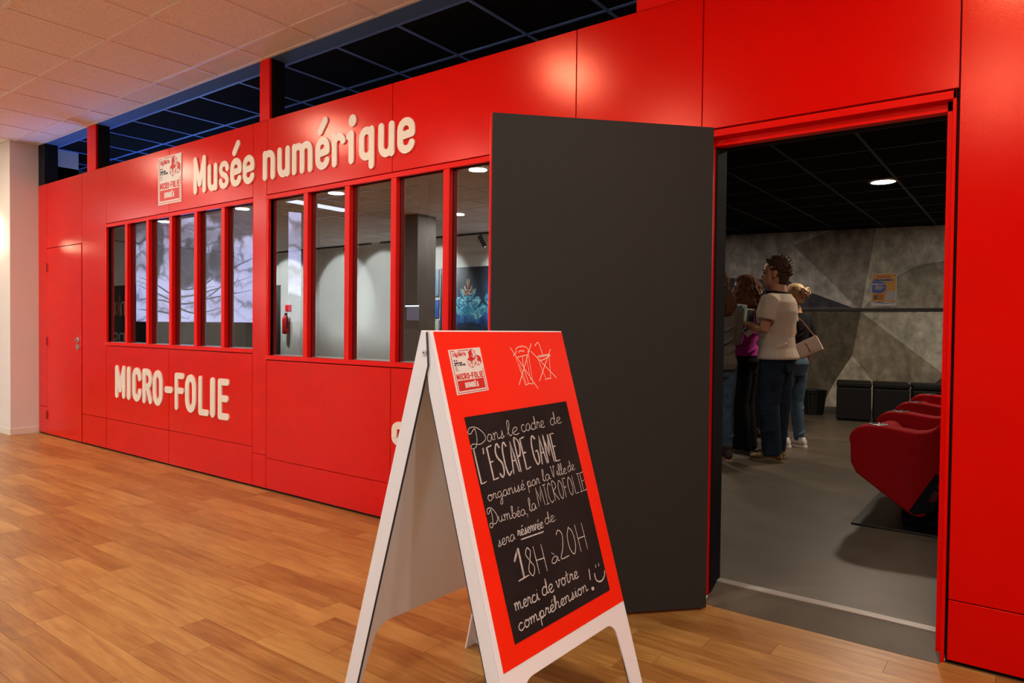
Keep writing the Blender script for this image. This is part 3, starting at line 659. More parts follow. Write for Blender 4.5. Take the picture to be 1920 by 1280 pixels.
# ================================================================ STROKE LETTERING
def arc(cx, cy, rx_, ry_, a0, a1, n=8):
    return [(cx + rx_ * cos(radians(a0 + (a1 - a0) * i / n)), cy + ry_ * sin(radians(a0 + (a1 - a0) * i / n))) for i in range(n + 1)]
def stadium(y0=0.0, y1=1.0, q=.3):
    return arc(.5, y1 - q, .5, q, 0, 180) + arc(.5, y0 + q, .5, q, 180, 360) + [(1, y1 - q)]
GL = {
 'M': [[(0, 0), (0, 1), (.5, .22), (1, 1), (1, 0)]], 'I': [[(.5, 0), (.5, 1)]], '-': [[(0, .5), (1, .5)]],
 'C': [arc(.5, .75, .5, .25, 0, 180) + arc(.5, .25, .5, .25, 180, 360)],
 'R': [[(0, 0), (0, 1), (.45, 1)] + arc(.45, .74, .55, .26, 90, -90) + [(0, .48)], [(.5, .48), (1, 0)]],
 'O': [stadium()], 'D': [[(0, 0), (0, 1), (.4, 1)] + arc(.4, .72, .6, .28, 90, 0) + arc(.4, .28, .6, .28, 0, -90) + [(0, 0)]],
 'F': [[(0, 0), (0, 1), (1, 1)], [(0, .53), (.92, .53)]], 'L': [[(0, 1), (0, 0), (1, 0)]], 'E': [[(1, 1), (0, 1), (0, 0), (1, 0)], [(0, .52), (.9, .52)]],
 'U': [[(0, 1), (0, .28)] + arc(.5, .28, .5, .28, 180, 360) + [(1, 1)]],
 'B': [[(0, 0), (0, 1), (.45, 1)] + arc(.45, .76, .5, .24, 90, -90) + [(0, .52)], [(.45, .52)] + arc(.45, .26, .55, .26, 90, -90) + [(0, 0)]],
 'A': [[(0, 0), (.5, 1), (1, 0)], [(.2, .33), (.8, .33)]],
 'S': [arc(.5, .75, .5, .25, 10, 270, 12)[:0] + arc(.5, .76, .5, .24, 0, 180) + [(.08, .62), (.92, .38)] + arc(.5, .24, .5, .24, 0, -180)],
 'T': [[(0, 1), (1, 1)], [(.5, 1), (.5, 0)]], 'V': [[(0, 1), (.5, 0), (1, 1)]], 'N': [[(0, 0), (0, 1), (1, 0), (1, 1)]], 'P': [[(0, 0), (0, 1), (.5, 1)] + arc(.5, .73, .5, .27, 90, -90) + [(0, .46)]],
 'G': [arc(.5, .72, .5, .28, 20, 180) + arc(.5, .28, .5, .28, 180, 360) + [(1, .48), (.55, .48)]],
 'Q': [stadium()], 'H': [[(0, 0), (0, 1)], [(1, 0), (1, 1)], [(0, .5), (1, .5)]], 'X': [[(0, 0), (1, 1)], [(0, 1), (1, 0)]],
 'u': [[(0, 1), (0, .3)] + arc(.5, .3, .5, .3, 180, 350) + [(1, 1)], [(1, 1), (1, 0)]],
 's': [arc(.5, .76, .5, .24, 0, 180) + [(.05, .68), (.2, .57), (.8, .43), (.95, .32)] + arc(.5, .24, .5, .24, 0, -180)],
 'e': [[(0, .50), (1, .56), (1, .72)] + arc(.5, .72, .5, .28, 0, 180) + arc(.5, .27, .5, .27, 180, 345)],
 'n': [[(0, 0), (0, 1)], [(0, .7)] + arc(.5, .74, .5, .26, 180, 0) + [(1, 0)]],
 'm': [[(0, 0), (0, 1)], [(0, .72)] + arc(.25, .76, .25, .24, 180, 0) + [(.5, 0)], [(.5, .72)] + arc(.75, .76, .25, .24, 180, 0) + [(1, 0)]],
 'r': [[(0, 0), (0, 1)], [(0, .72)] + arc(.5, .74, .5, .26, 180, 20)],
 'i': [[(.1, .93), (.62, 1), (.62, 0)]],
 'q': [[(1, 1), (1, -.32)], stadium(.02, 1, .26)],
 'o': [stadium()], 'a': [[(1, 1), (1, 0)], stadium(0, 1, .26)], 'l': [[(.5, 0), (.5, 1.5)]], 't': [[(.5, 1.4), (.5, 0)], [(0, 1), (1, 1)]],
 "'": [[(.5, 1), (.45, .8)]],
}
def stroke_piece(mb, pts, w, fn, t0, t1, n=8, lay=None):
    """strokes of width w with rounded ends as solids; sharp bends start a new piece laid a hair higher"""
    P_ = [Vector(p) for p in pts]; P_ = [p for i, p in enumerate(P_) if i == 0 or (p - P_[i - 1]).length > 1e-6]
    runs = [[P_[0]]]
    for i in range(1, len(P_)):
        runs[-1].append(P_[i])
        if i < len(P_) - 1:
            d0 = (P_[i] - P_[i - 1]).normalized(); d1 = (P_[i + 1] - P_[i]).normalized()
            if d0.dot(d1) < .80: runs.append([P_[i]])
    for ri, rn in enumerate(runs):
        closed = (rn[0] - rn[-1]).length < 1e-5 and len(rn) > 6
        LAYER[0] += 1; dt = .00022 * (LAYER[0] % 5) if t1 > .004 else .00004 * (LAYER[0] % 7)
        m_ = len(rn); L_, R_ = [], []
        for i in range(m_):
            d = (rn[min(i + 1, m_ - 1)] - rn[max(i - 1, 0)]).normalized(); q = Vector((-d.y, d.x)) * w / 2
            L_.append(rn[i] + q); R_.append(rn[i] - q)
        d0 = (rn[1] - rn[0]).normalized(); d1 = (rn[-1] - rn[-2]).normalized()
        a1 = math.atan2(d1.y, d1.x); a0 = math.atan2(d0.y, d0.x)
        if closed: L_[-1], R_[-1] = L_[0], R_[0]
        cap1 = [] if closed else [rn[-1] + Vector((cos(a1 - pi / 2 + pi * k / n), sin(a1 - pi / 2 + pi * k / n))) * (w / 2) for k in range(1, n)]
        cap0 = [] if closed else [rn[0] + Vector((cos(a0 + pi / 2 + pi * k / n), sin(a0 + pi / 2 + pi * k / n))) * (w / 2) for k in range(1, n)]
        out = R_ + cap1 + L_[::-1] + cap0; N_ = len(out)
        o_ = len(mb.v)
        mb.v += [tuple(fn(p.x, p.y, t0)) for p in out] + [tuple(fn(p.x, p.y, t1 + dt)) for p in out]
        def both(idx):
            mb.f.append(tuple(o_ + N_ + i for i in idx)); mb.f.append(tuple(o_ + i for i in reversed(idx))); mb.mi.extend((0, 0))
        lidx = lambda i: m_ + len(cap1) + (m_ - 1 - i)
        for i in range(m_ - 1): both((i, i + 1, lidx(i + 1), lidx(i)))
        if not closed:
            both([m_ - 1] + list(range(m_, m_ + len(cap1))) + [lidx(m_ - 1)])
            both([lidx(0)] + list(range(N_ - len(cap0), N_)) + [0])
        for i in range(N_):
            if closed and i in (m_ - 1, N_ - 1): continue
            j = (i + 1) % N_; mb.f.append((o_ + i, o_ + j, o_ + N_ + j, o_ + N_ + i)); mb.mi.append(0)
LAYER = [0]
def glyph(mb, ch, x0, x1, z0, z1, w, fn, t0, t1, n=8):
    for st in GL[ch]:
        pts = [(x0 + w / 2 + a * (x1 - x0 - w), z0 + w / 2 + b_ * (z1 - z0 - w)) for a, b_ in st]
        stroke_piece(mb, pts, w, fn, t0, t1, n)
wallfn = lambda a, b_, t: (a, -t, b_)
def flip_ok(mb): mb.f = [tuple(reversed(f)) for f in mb.f]
def xw(px, py): return onY(px, py, 0).x

# 'Musée numérique'
sg = empty('wall_sign', (-4.1, 0, 2.3)); tag(sg, 'cream cut-out lettering Musée numérique over the windows on the red wall', 'sign')
def sign_letter(parent, ch, x0, x1, z0, z1, w, extra=None):
    mb = MB()
    if ch: glyph(mb, ch, x0, x1, z0, z1, w, wallfn, -.001, .009)
    if extra: stroke_piece(mb, extra[0], extra[1], wallfn, -.001, .009)
    flip_ok(mb)
    L_ = parent.location; mb.v = [(p[0] - L_.x, p[1], p[2] - L_.z) for p in mb.v]
    return mb.build('letter', CREAM, parent)
def mx_(cx): return 350 + cx / 4.2667
def my_(cy): return 200 + cy / 4.2667
base0 = onY(mx_(80), my_(700), 0).z; base1 = onY(mx_(1762), my_(372), 0).z
capz = onY(mx_(80), my_(405), 0).z; xh1 = onY(mx_(1762), my_(82), 0).z; xh0 = onY(mx_(500), my_(388), 0).z
lets = [('M', 63, 161), ('u', 175, 252), ('s', 267, 344), ('e', 358, 446), ('e', 457, 548), ('n', 617, 713), ('u', 733, 831), ('m', 850, 1013), ('e', 1038, 1149), ('r', 1170, 1279), ('i', 1280, 1357), ('q', 1386, 1506), ('u', 1541, 1668), ('e', 1692, 1832)]
span = xw(mx_(1762), my_(372)) - xw(mx_(80), my_(700))
X0_ = xw(mx_(80), my_(700))
for i, (ch, a, b_) in enumerate(lets):
    yy = my_(703 + (370 - 703) * ((a + b_) / 2 - 80) / (1762 - 80))
    xa = xw(mx_(a), yy); xb = xw(mx_(b_), yy)
    f = ((xa + xb) / 2 - X0_) / span
    z0 = base0 + (base1 - base0) * f - .003; xh = (xh1 - base1) + .0
    if ch == 'M': sign_letter(sg, 'M', xa, xb, z0, capz, .27 * (xb - xa))
    elif ch == 'i':
        mb = MB(); glyph(mb, 'i', xa, xb, z0, z0 + xh, .52 * (xb - xa), wallfn, -.001, .009)
        cxx = xa + .62 * (xb - xa) + .005
        mb.prism([(cxx + .036 * cos(2 * pi * k / 20), z0 + xh + .060 + .040 * sin(2 * pi * k / 20)) for k in range(20)], wallfn, -.001, .009)
        flip_ok(mb); mb.v = [(p[0] - sg.location.x, p[1], p[2] - sg.location.z) for p in mb.v]; mb.build('letter', CREAM, sg)
    else:
        o = sign_letter(sg, ch, xa, xb, z0, z0 + xh, {'m': .215, 'e': .33, 's': .33}.get(ch, .345) * (xb - xa))
        if ch == 'e' and i in (3, 8):
            c_ = (xa + xb) / 2
            mb = MB(); stroke_piece(mb, [(c_ - .024, z0 + xh + .042), (c_ + .026, z0 + xh + .105)], .052, wallfn, -.001, .009); flip_ok(mb)
            mb.v = [(p[0] - sg.location.x, p[1], p[2] - sg.location.z) for p in mb.v]; mb.build('accent', CREAM, sg)
# 'MICRO-FOLIE'
sg2 = empty('wall_sign', (-5.9, 0, .65)); tag(sg2, 'cream cut-out lettering MICRO-FOLIE low on the red wall under the far window', 'sign')
def ux(cx): return 190 + cx / 7.385
def uy(cy): return 670 + cy / 7.385
zt0 = onY(ux(230), uy(103), 0).z; zb0 = onY(ux(235), uy(557), 0).z; zt1 = onY(ux(1700), uy(293), 0).z; zb1 = onY(ux(1700), uy(862), 0).z
zt = (zt0 + zt1) / 2; zb = (zb0 + zb1) / 2
lets2 = [('M', 205, 341), ('I', 366, 414), ('C', 441, 564), ('R', 583, 712), ('O', 725, 859), ('-', 888, 998), ('F', 1030, 1158), ('O', 1173, 1322), ('L', 1358, 1497), ('I', 1518, 1585), ('E', 1627, 1780)]
for ch, a, b_ in lets2:
    yy = uy(330 + 250 * ((a + b_) / 2 - 230) / 1470); xa, xb = xw(ux(a), yy), xw(ux(b_), yy)
    f = ((a + b_) / 2 - 230) / 1470
    t_, b2 = zt0 + (zt1 - zt0) * f, zb0 + (zb1 - zb0) * f
    if ch == '-': mid = (t_ + b2) / 2; sign_letter(sg2, '-', xa, xb, mid - .028, mid + .030, .056)
    else: sign_letter(sg2, ch, xa, xb, b2, t_, (xb - xa) * {'I': .96, 'M': .30, 'O': .345, 'C': .36, 'R': .34}.get(ch, .335))
sg3 = empty('wall_sign', (-2.9, 0, .45)); tag(sg3, 'edge of a rounded cream letter on the red wall peeking out behind the sandwich board', 'sign')
c_ = onY(742, 812, 0); sign_letter(sg3, 'C', c_.x - .028, c_.x + .12, c_.z - .075, c_.z + .075, .045)

# ---------------------------------------------------------------- logo plate (shared between wall and sandwich board)
LOGO_W = mat('logo_white', (.80, .76, .70), rough=.5); LOGO_R = mat('logo_red', (.62, .02, .015), rough=.5); LOGO_K = mat('logo_black', (.02, .02, .03), rough=.6); LOGO_B = mat('logo_blue', (.02, .03, .30), rough=.6); LOGO_G = mat('logo_grey_print', (.30, .28, .27), rough=.6)
def logo(parent, fn, wd, hg, redm, border=True):
    """fn(a,b,t): a across 0..wd, b down 0..hg, t outwards"""
    def P(pts, mt, nm, t=.0006, base=0.0):
        mb = MB(); mb.prism(pts, lambda a, b_, tt: fn(a * wd, b_ * hg, tt), base, t); return mb.build(nm, mt, plate)
    mb = MB(); mb.prism([(0, 0), (1, 0), (1, 1), (0, 1)], lambda a, b_, tt: fn(a * wd, b_ * hg, tt), 0, .0015); plate = mb.build('logo_plate', LOGO_W, parent)
    T0, T1 = .0014, .0021
    def strokes(lst, mt, nm, w):
        mb = MB()
        for st in lst: stroke_piece(mb, [(a * wd, b_ * hg) for a, b_ in st], w * wd, lambda a, b_, tt: fn(a, b_, tt), T0, T1, 4)
        return mb.build(nm, mt, plate)
    def words(txt, x0, x1, y0, y1, mt, nm, w, gap=.22):
        mb = MB(); wt = [(.45 if c in "Iil'" else (.65 if c == '-' else (1.3 if c in 'Mm' else 1.0))) for c in txt]; tot = sum(wt) + gap * (len(txt) - 1); x = x0
        for c, k in zip(txt, wt):
            cw = (x1 - x0) * k / tot
            if c in GL:
                for st in GL[c]:
                    pts = [((x + w / 2 + a * (cw - w)) * wd, (y1 - (y1 - y0) * b_) * hg) for a, b_ in st]
                    stroke_piece(mb, pts, w * wd, lambda a, b_, tt: fn(a, b_, tt), T0, T1, 4)
            x += cw + (x1 - x0) * gap / tot
        return mb.build(nm, mt, plate)
    # frame lines
    strokes([[(.05, .035), (.045, .965), (.955, .965), (.955, .48)], [(.05, .035), (.16, .035)], [(.28, .035), (.62, .035)]], redm, 'frame_line', .013)
    P([(.085, .70), (.915, .70), (.915, .925), (.085, .925)], redm, 'red_field', T1, T0)
    mb = MB()
    words('MICRO-FOLIE', .085, .925, .555, .672, redm, 'title', .024)
    # DUMBÉA, white on the red field
    T0, T1 = .0020, .0027
    words('DUMBEA', .29, .71, .765, .865, LOGO_W, 'town_name', .024, .18)
    strokes([[(.595, .755), (.62, .735)]], LOGO_W, 'accent', .022)
    T0, T1 = .0014, .0021
    words('la', .10, .19, .10, .155, redm, 'small_name', .014); words('illette', .27, .50, .10, .155, redm, 'small_name', .014)
    strokes([[(.17, .06), (.215, .19), (.26, .06)], [(.20, .09), (.20, .17)], [(.235, .09), (.235, .17)], [(.18, .10), (.25, .15)]], redm, 'emblem_v', .010)
    P([(.10, .235), (.135, .235), (.135, .27), (.10, .27)], LOGO_B, 'flag_blue', T1, T0); P([(.165, .235), (.20, .235), (.20, .27), (.165, .27)], LOGO_R, 'flag_red', T1, T0)
    words('MINISTERE', .10, .34, .295, .325, LOGO_K, 'ministry_line', .008); words('DE LA CULTURE', .10, .43, .340, .370, LOGO_K, 'ministry_line', .008)
    words('Liberte'.replace('L', 'L').replace('b', 'o'), .10, .16, .405, .42, LOGO_G, 'motto_line', .008); strokes([[(.10, .445), (.16, .445)], [(.10, .475), (.20, .475)]], LOGO_G, 'motto_line', .010)
    # three stacked open cubes
    def cube(cx, cy, s_, fill):
        h_, k_ = s_, s_ * .30
        a_ = [(cx - h_ / 2, cy), (cx, cy - k_), (cx + h_ / 2, cy), (cx, cy + k_)]
        dn_ = [(x, y + h_ * .62) for x, y in a_]
        ls = [[a_[0], a_[1], a_[2], a_[3], a_[0]], [a_[0], dn_[0], dn_[3], dn_[2], a_[2]], [a_[3], dn_[3]], [a_[1], dn_[1]], [dn_[0], dn_[1], dn_[2]]]
        strokes(ls, redm, 'cube_outline', .009)
        if fill == 'top': P(a_, redm, 'cube_face', T1, T0)
        if fill == 'left': P([a_[0], a_[1], dn_[1], dn_[0]], redm, 'cube_face', T1, T0)
        if fill == 'right': P([a_[1], a_[2], dn_[2], dn_[1]], redm, 'cube_face', T1, T0)
    cube(.70, .085, .21, 'left'); cube(.64, .245, .22, 'top'); cube(.85, .225, .20, 'right')
    return plate
# the plate on the red wall
a0 = onY(298, 297.5, 0); a1 = onY(341.5, 285.5, 0); a2 = onY(297, 386, 0); a3 = onY(340.5, 377, 0)
lz0 = (a2.z + a3.z) / 2; lz1 = (a0.z + a1.z) / 2; lx0 = (a0.x + a2.x) / 2; lx1 = (a1.x + a3.x) / 2
wp = empty('logo_sign', (lx0, 0, lz1)); tag(wp, 'small cream logo plate with red MICRO-FOLIE DUMBÉA print left of the large lettering', 'sign')
logo(wp, lambda a, b_, t: (a, -.0005 - t * 2.5, -b_), lx1 - lx0, lz1 - lz0, LOGO_R)

# ================================================================ SANDWICH BOARD
BA, BX, BY, BW_, BH = .02430, -1.3338, -1.5883, .6376, 1.20
BS0, BS1 = .030, .7376
bu = Vector((sin(BA), cos(BA), 0)); bn = Vector((cos(BA), -sin(BA), 0)); bo = Vector((BX, BY, 0))
sb = empty('sandwich_board', (BX, BY, 0)); tag(sb, 'white folding sandwich board with red chalk panel standing on the wood floor', 'signboard')
def leaf_frame(side):
    top = bo + bn * (BS0 / 2 * side) + Vector((0, 0, BH)); bot = bo + bn * (BS1 / 2 * side)
    d = (bot - top); L_ = d.length; d = d / L_; nrm = (bn * side - d * (bn * side).dot(d)).normalized()
    return top, d, nrm, L_
def leaf_fn(side, loc=True):
    top, d, nrm, L_ = leaf_frame(side)
    return (lambda a, b_, t: top + bu * a + d * b_ + nrm * t - (sb.location if loc else Vector((0, 0, 0)))), L_
def round_corner(p0, p1, p2, r, n=8):
    a = (Vector(p0) - Vector(p1)).normalized(); b_ = (Vector(p2) - Vector(p1)).normalized(); an = a.angle(b_); t = r / math.tan(an / 2)
    s_, e_ = Vector(p1) + a * t, Vector(p1) + b_ * t; c = Vector(p1) + (a + b_).normalized() * (r / sin(an / 2))
    a0 = math.atan2(s_.y - c.y, s_.x - c.x); a1 = math.atan2(e_.y - c.y, e_.x - c.x); dd = (a1 - a0 + pi) % (2 * pi) - pi
    return [(c.x + r * cos(a0 + dd * i / n), c.y + r * sin(a0 + dd * i / n)) for i in range(n + 1)]
def board_leaf(side):
    fn, L_ = leaf_fn(side); W_ = BW_
    # face sheet with legs, arch cut out between them
    arch_top = .955; leg = .055; legb = .080
    out = [(0, 0), (W_, 0), (W_, L_), (W_ - leg, L_)]
    out += round_corner((W_ - leg, L_), (W_ - legb, arch_top), (legb, arch_top), .05)
    out += round_corner((W_ - legb, arch_top), (legb, arch_top), (leg, L_), .05)
    out += [(leg, L_), (0, L_)]
    e = None
    mb = MB(); mb.prism(out, fn, -.006, 0); flip_ok(mb) if side > 0 else None
    e = mb.build('face_sheet' , WHITE, sb, bevel=.0008, seg=1)
    # side flanges folded back towards the middle; the rear leaf's flanges overlap the front leaf's at the pivot
    lap = 0 if side > 0 else 1
    prof = [(-.006, 0), (-.020, 0), (-.040, .09), (-.050, .16), (-.050, L_), (-.006, L_)] if side > 0 else [(0, 0), (-.020, 0), (-.052, .085), (-.052, .13), (-.050, L_), (0, L_)]
    for a0_, a1_, sg_ in ((-.0045 * lap, .004 - .0045 * lap, -1), (W_ - .004 + .0045 * lap, W_ + .0045 * lap, 1)):
        mb = MB(); mb.prism(prof, lambda t_, b_, w_: fn(a0_ + w_, b_, t_), 0, a1_ - a0_); fo = mb.build('side_flange', WHITE, e)
        inner = [q for q in prof if q[0] < -.01]
        mb = MB(); stroke_piece(mb, [(q[0] - .0008, q[1]) for q in inner], .0026, lambda t_, b_, w_: fn(a0_ - .0007 + w_, b_, t_), 0, .0054, 4); mb.build('edge_gasket', DARKLINE, fo)
        if side < 0:
            ao = a0_ - .003 if sg_ < 0 else a1_ - .001
            mb = MB(); mb.prism([(-.030 + .0085 * cos(2 * pi * k / 18), .055 + .0085 * sin(2 * pi * k / 18)) for k in range(18)], lambda t_, b_, w_: fn(ao + w_, b_, t_), 0, .004); sc_ = mb.build('pivot_screw', STEEL, fo)
            mb = MB(); mb.prism([(-.030 + .003 * cos(2 * pi * k / 6), .055 + .003 * sin(2 * pi * k / 6)) for k in range(6)], lambda t_, b_, w_: fn(ao - .0005 + w_, b_, t_), 0, .005); mb.build('screw_socket', BLACK, fo)
    return e, fn, L_
leafF, fnF, LF = board_leaf(1); leafR, fnR, LR = board_leaf(-1)
# red print and chalk panel
mb = MB(); mb.prism([(.010, .004), (BW_ - .002, .004), (BW_ - .002, .911), (.016, .911)], fnF, .0002, .0012); flip_ok(mb); redp = mb.build('red_print', BOARD_RED, leafF)
mb = MB(); mb.prism([(.063, .249), (.567, .243), (.5705, .859), (.079, .860)], fnF, .0013, .0026); flip_ok(mb); chp = mb.build('chalkboard', CHALKB, leafF)
LX, LY, LW, LH = .052, .0575, .136, .129
logo(leafF, lambda a, b_, t: fnF(LX + a, LY + b_ - a * .045, .0013 + t), LW, LH, LOGO_R)
Tp, Dd, Nn, _ = leaf_frame(1)
def face_uv(px, py):
    """photograph pixel to the front leaf's own surface (across, down)"""
    r = ray(px, py); t = (Tp - CAM).dot(Nn) / r.dot(Nn); q = CAM + r * t - Tp
    return (q.dot(bu), q.dot(Dd))
def ribbon(mb, pts, w, fn, t):
    """flat chalk stroke lying on the surface"""
    n = len(pts); L_, R_ = [], []
    for i in range(n):
        d = (pts[min(i + 1, n - 1)] - pts[max(i - 1, 0)])
        if d.length < 1e-9: d = Vector((1, 0))
        d = d.normalized(); q = Vector((-d.y, d.x)) * w / 2 * (1 if 0 < i < n - 1 else .7)
        L_.append(pts[i] + q); R_.append(pts[i] - q)
    vs = [fn(p.x, p.y, t) for p in L_] + [fn(p.x, p.y, t) for p in R_]
    mb.add(vs, [(i, i + 1, n + i + 1, n + i) for i in range(n - 1)])
# cursive single-line alphabet: x advance, strokes in x-height units (y up)
CU = {
 'a': (.95, [[(.75, .8), (.45, 1), (.12, .7), (.05, .3), (.25, 0), (.55, .2), (.75, .75), (.74, .2), (.95, .1)]]),
 'b': (.8, [[(0, .3), (.3, 1.3), (.38, 1.9), (.22, 1.9), (.15, .8), (.2, .1), (.5, 0), (.72, .45), (.5, .8), (.3, .7)]]),
 'c': (.8, [[(.65, .85), (.4, 1), (.1, .65), (.1, .2), (.4, 0), (.8, .25)]]),
 'd': (.95, [[(.7, .8), (.4, 1), (.1, .6), (.1, .15), (.35, 0), (.65, .3), (.8, 1.2), (.78, 1.9), (.72, 1.2), (.74, .2), (.95, .1)]]),
 'e': (.75, [[(0, .3), (.4, .5), (.62, .8), (.42, 1), (.14, .7), (.12, .2), (.4, 0), (.75, .2)]]),
 'g': (.9, [[(.7, .8), (.4, 1), (.1, .65), (.12, .2), (.4, .1), (.68, .6), (.7, 0), (.6, -.9), (.35, -1.1), (.25, -.8), (.6, -.2), (.9, .15)]]),
 'h': (.9, [[(0, .2), (.3, 1.3), (.32, 1.9), (.18, 1.8), (.12, 0)], [(.12, .4), (.4, .95), (.62, .8), (.6, .1), (.9, .15)]]),
 'i': (.45, [[(0, .2), (.2, .95), (.2, .1), (.45, .15)], [(.22, 1.35), (.25, 1.45)]]),
 'l': (.5, [[(0, .2), (.35, 1.3), (.36, 1.95), (.2, 1.85), (.12, .9), (.2, .05), (.5, .15)]]),
 'm': (1.3, [[(0, .9), (.12, .95), (.12, 0)], [(.12, .5), (.35, 1), (.5, .8), (.5, 0)], [(.5, .5), (.75, 1), (.92, .8), (.92, .1), (1.3, .15)]]),
 'n': (.95, [[(0, .9), (.12, .95), (.12, 0)], [(.12, .5), (.4, 1), (.6, .8), (.6, .1), (.95, .15)]]),
 'o': (.85, [[(.55, .95), (.25, .95), (.05, .5), (.2, .05), (.5, .05), (.68, .5), (.5, .95), (.4, .85), (.85, .85)]]),
 'p': (.9, [[(0, .4), (.2, 1), (.15, 0), (.1, -1)], [(.18, .6), (.4, 1), (.65, .8), (.6, .2), (.35, .0), (.2, .2), (.6, .1), (.9, .2)]]),
 'r': (.7, [[(0, .2), (.2, 1.05), (.25, .85), (.5, .9), (.45, .2), (.7, .1)]]),
 's': (.7, [[(0, .1), (.3, .6), (.38, 1.05), (.42, .6), (.45, .2), (.25, 0), (.1, .15)], [(.42, .1), (.7, .2)]]),
 't': (.6, [[(.25, 1.7), (.2, .3), (.3, 0), (.6, .15)], [(0, 1.1), (.5, 1.15)]]),
 'u': (.95, [[(0, .8), (.1, .95), (.1, .3), (.3, 0), (.55, .25), (.62, .95), (.62, .2), (.95, .12)]]),
 'v': (.8, [[(0, .85), (.1, .95), (.25, .05), (.5, .6), (.5, 1), (.8, .9)]]),
 'V': (1.1, [[(0, 1.7), (.12, 1.85), (.3, .0), (.6, 1.2), (.65, 1.9), (.95, 1.7)]]),
 'D': (1.55, [[(.05, 2.1), (.1, 1.75), (.35, 1.75)], [(.35, 1.8), (.7, 2.3), (.72, 1.0), (.5, -.3), (.15, -.5), (.05, -.15), (.3, .2), (.9, -.1), (1.45, .5), (1.4, 1.5), (.85, 2.5), (.3, 2.6), (.05, 2.1)]]),
 ',': (.5, [[(.2, .15), (.1, -.5)]]), ':': (.4, [[(.15, .1), (.17, .2)], [(.15, .7), (.17, .8)]]), "'": (.45, [[(.2, 1), (.15, .8)]]),
 '.': (.4, [[(.1, .05), (.2, .15), (.25, .02), (.1, .05)]]), '!': (.4, [[(.2, 1.0), (.2, .35)], [(.2, .05), (.22, .1)]]),
 '1': (.62, [[(.0, .62), (.35, 1), (.35, .05)], [(.02, .0), (.62, .06)]]), '8': (.62, [[(.5, .85), (.3, 1), (.1, .8), (.3, .55), (.52, .25), (.3, 0), (.08, .22), (.3, .55), (.5, .85)]]),
 'H': (.72, [[(.05, 1), (.08, 0)], [(.55, 1), (.58, 0)], [(.06, .48), (.6, .5)]]), '2': (.68, [[(.05, .85), (.25, 1), (.45, .8), (.3, .35), (.05, .0), (.6, .02)]]), '0': (.72, [[(.3, 1), (.08, .7), (.08, .25), (.3, 0), (.52, .3), (.5, .75), (.3, 1)]]),
 'L': (.6, [[(.05, 1), (.08, 0), (.5, .02)]]), 'E': (.6, [[(.48, 1), (.05, .98), (.07, 0), (.5, .02)], [(.06, .52), (.35, .54)]]), 'S': (.6, [[(.5, .85), (.3, 1), (.1, .8), (.15, .6), (.45, .4), (.45, .12), (.25, 0), (.05, .12)]]),
 'C': (.6, [[(.5, .85), (.3, 1), (.1, .75), (.08, .25), (.25, 0), (.5, .1)]]), 'A': (.62, [[(.02, 0), (.3, 1), (.55, 0)], [(.12, .38), (.48, .38)]]), 'P': (.55, [[(.08, 0), (.06, 1), (.35, .98), (.45, .75), (.3, .5), (.08, .48)]]),
 'G': (.68, [[(.55, .88), (.3, 1), (.08, .7), (.08, .25), (.28, 0), (.52, .12), (.52, .45), (.32, .45)]]), 'M': (.8, [[(.05, 0), (.1, 1), (.35, .25), (.6, 1), (.68, 0)]]), 'I': (.42, [[(.2, 1), (.22, 0)], [(.04, 1), (.36, 1)], [(.05, 0), (.38, 0)]]),
 'R': (.6, [[(.06, 0), (.06, 1), (.35, .97), (.42, .7), (.08, .5), (.5, 0)]]), 'O': (.66, [[(.3, 1), (.08, .7), (.08, .25), (.3, 0), (.52, .3), (.5, .75), (.3, 1)]]), 'F': (.5, [[(.07, 0), (.06, 1), (.42, 1)], [(.07, .52), (.34, .54)]]),
}
CU['é'] = (CU['e'][0], CU['e'][1] + [[(.4, 1.3), (.65, 1.65)]]); CU['à'] = (CU['a'][0], CU['a'][1] + [[(.2, 1.75), (.45, 1.35)]])
cnt_t = [0]
def hand(text, p0, p1, h, w, double=0, jit=.03, ang=0.0, cap=None, name='chalk_word'):
    """writes text from p0 to p1 (photograph pixels of the baseline ends), letter height h metres"""
    a = Vector(face_uv(*p0)); b_ = Vector(face_uv(*p1)); d = b_ - a
    tot = sum((CU[c][0] if c != ' ' else .6) for c in text)
    sx = d.length / tot; d.normalize(); up = Vector((-.02, -1)); x = 0
    mb = MB()
    for c in text:
        if c == ' ': x += .6; continue
        adv, sts = CU[c]
        for st in sts:
            if name == 'chalk_word': pass
            pts = [Vector((px_ + random.uniform(-jit, jit) * .5, py_ + random.uniform(-jit, jit))) for px_, py_ in st]
            if c in 'LEFHAMI1' : sp = [pts[0]] + [q for i in range(len(pts) - 1) for q in [pts[i].lerp(pts[i + 1], .5), pts[i + 1]]]
            else: sp = smooth_line(pts)
            pp = [a + d * ((x + q.x) * sx) + up * (q.y * h) for q in sp]
            cnt_t[0] += 1; tt = .0028 + (cnt_t[0] % 7) * .00006
            ribbon(mb, pp, w, fnF, tt)
            for k in range(double):
                off = Vector((w * .9 * (k + 1), random.uniform(-.6, .6) * w))
                ribbon(mb, [q + off for q in pp], w * .7, fnF, tt + .00003)
        x += adv
    mb.build(name, CHALK, chp)
w_ = .0022
hand('D', (880, 836), (912, 829), .0185, w_); hand('ans', (913, 829), (946, 820), .0205, w_); hand('le', (951, 818), (973, 814), .023, w_); hand('cadre', (977, 810), (1021, 801), .0215, w_); hand('de', (1031, 797), (1052, 793), .021, w_)
hand("L'ESCAPE", (899, 908), (996, 877), .094, .0034, double=1, jit=.012); hand('GAME', (1002, 872), (1050, 863), .088, .0034, double=1, jit=.012)
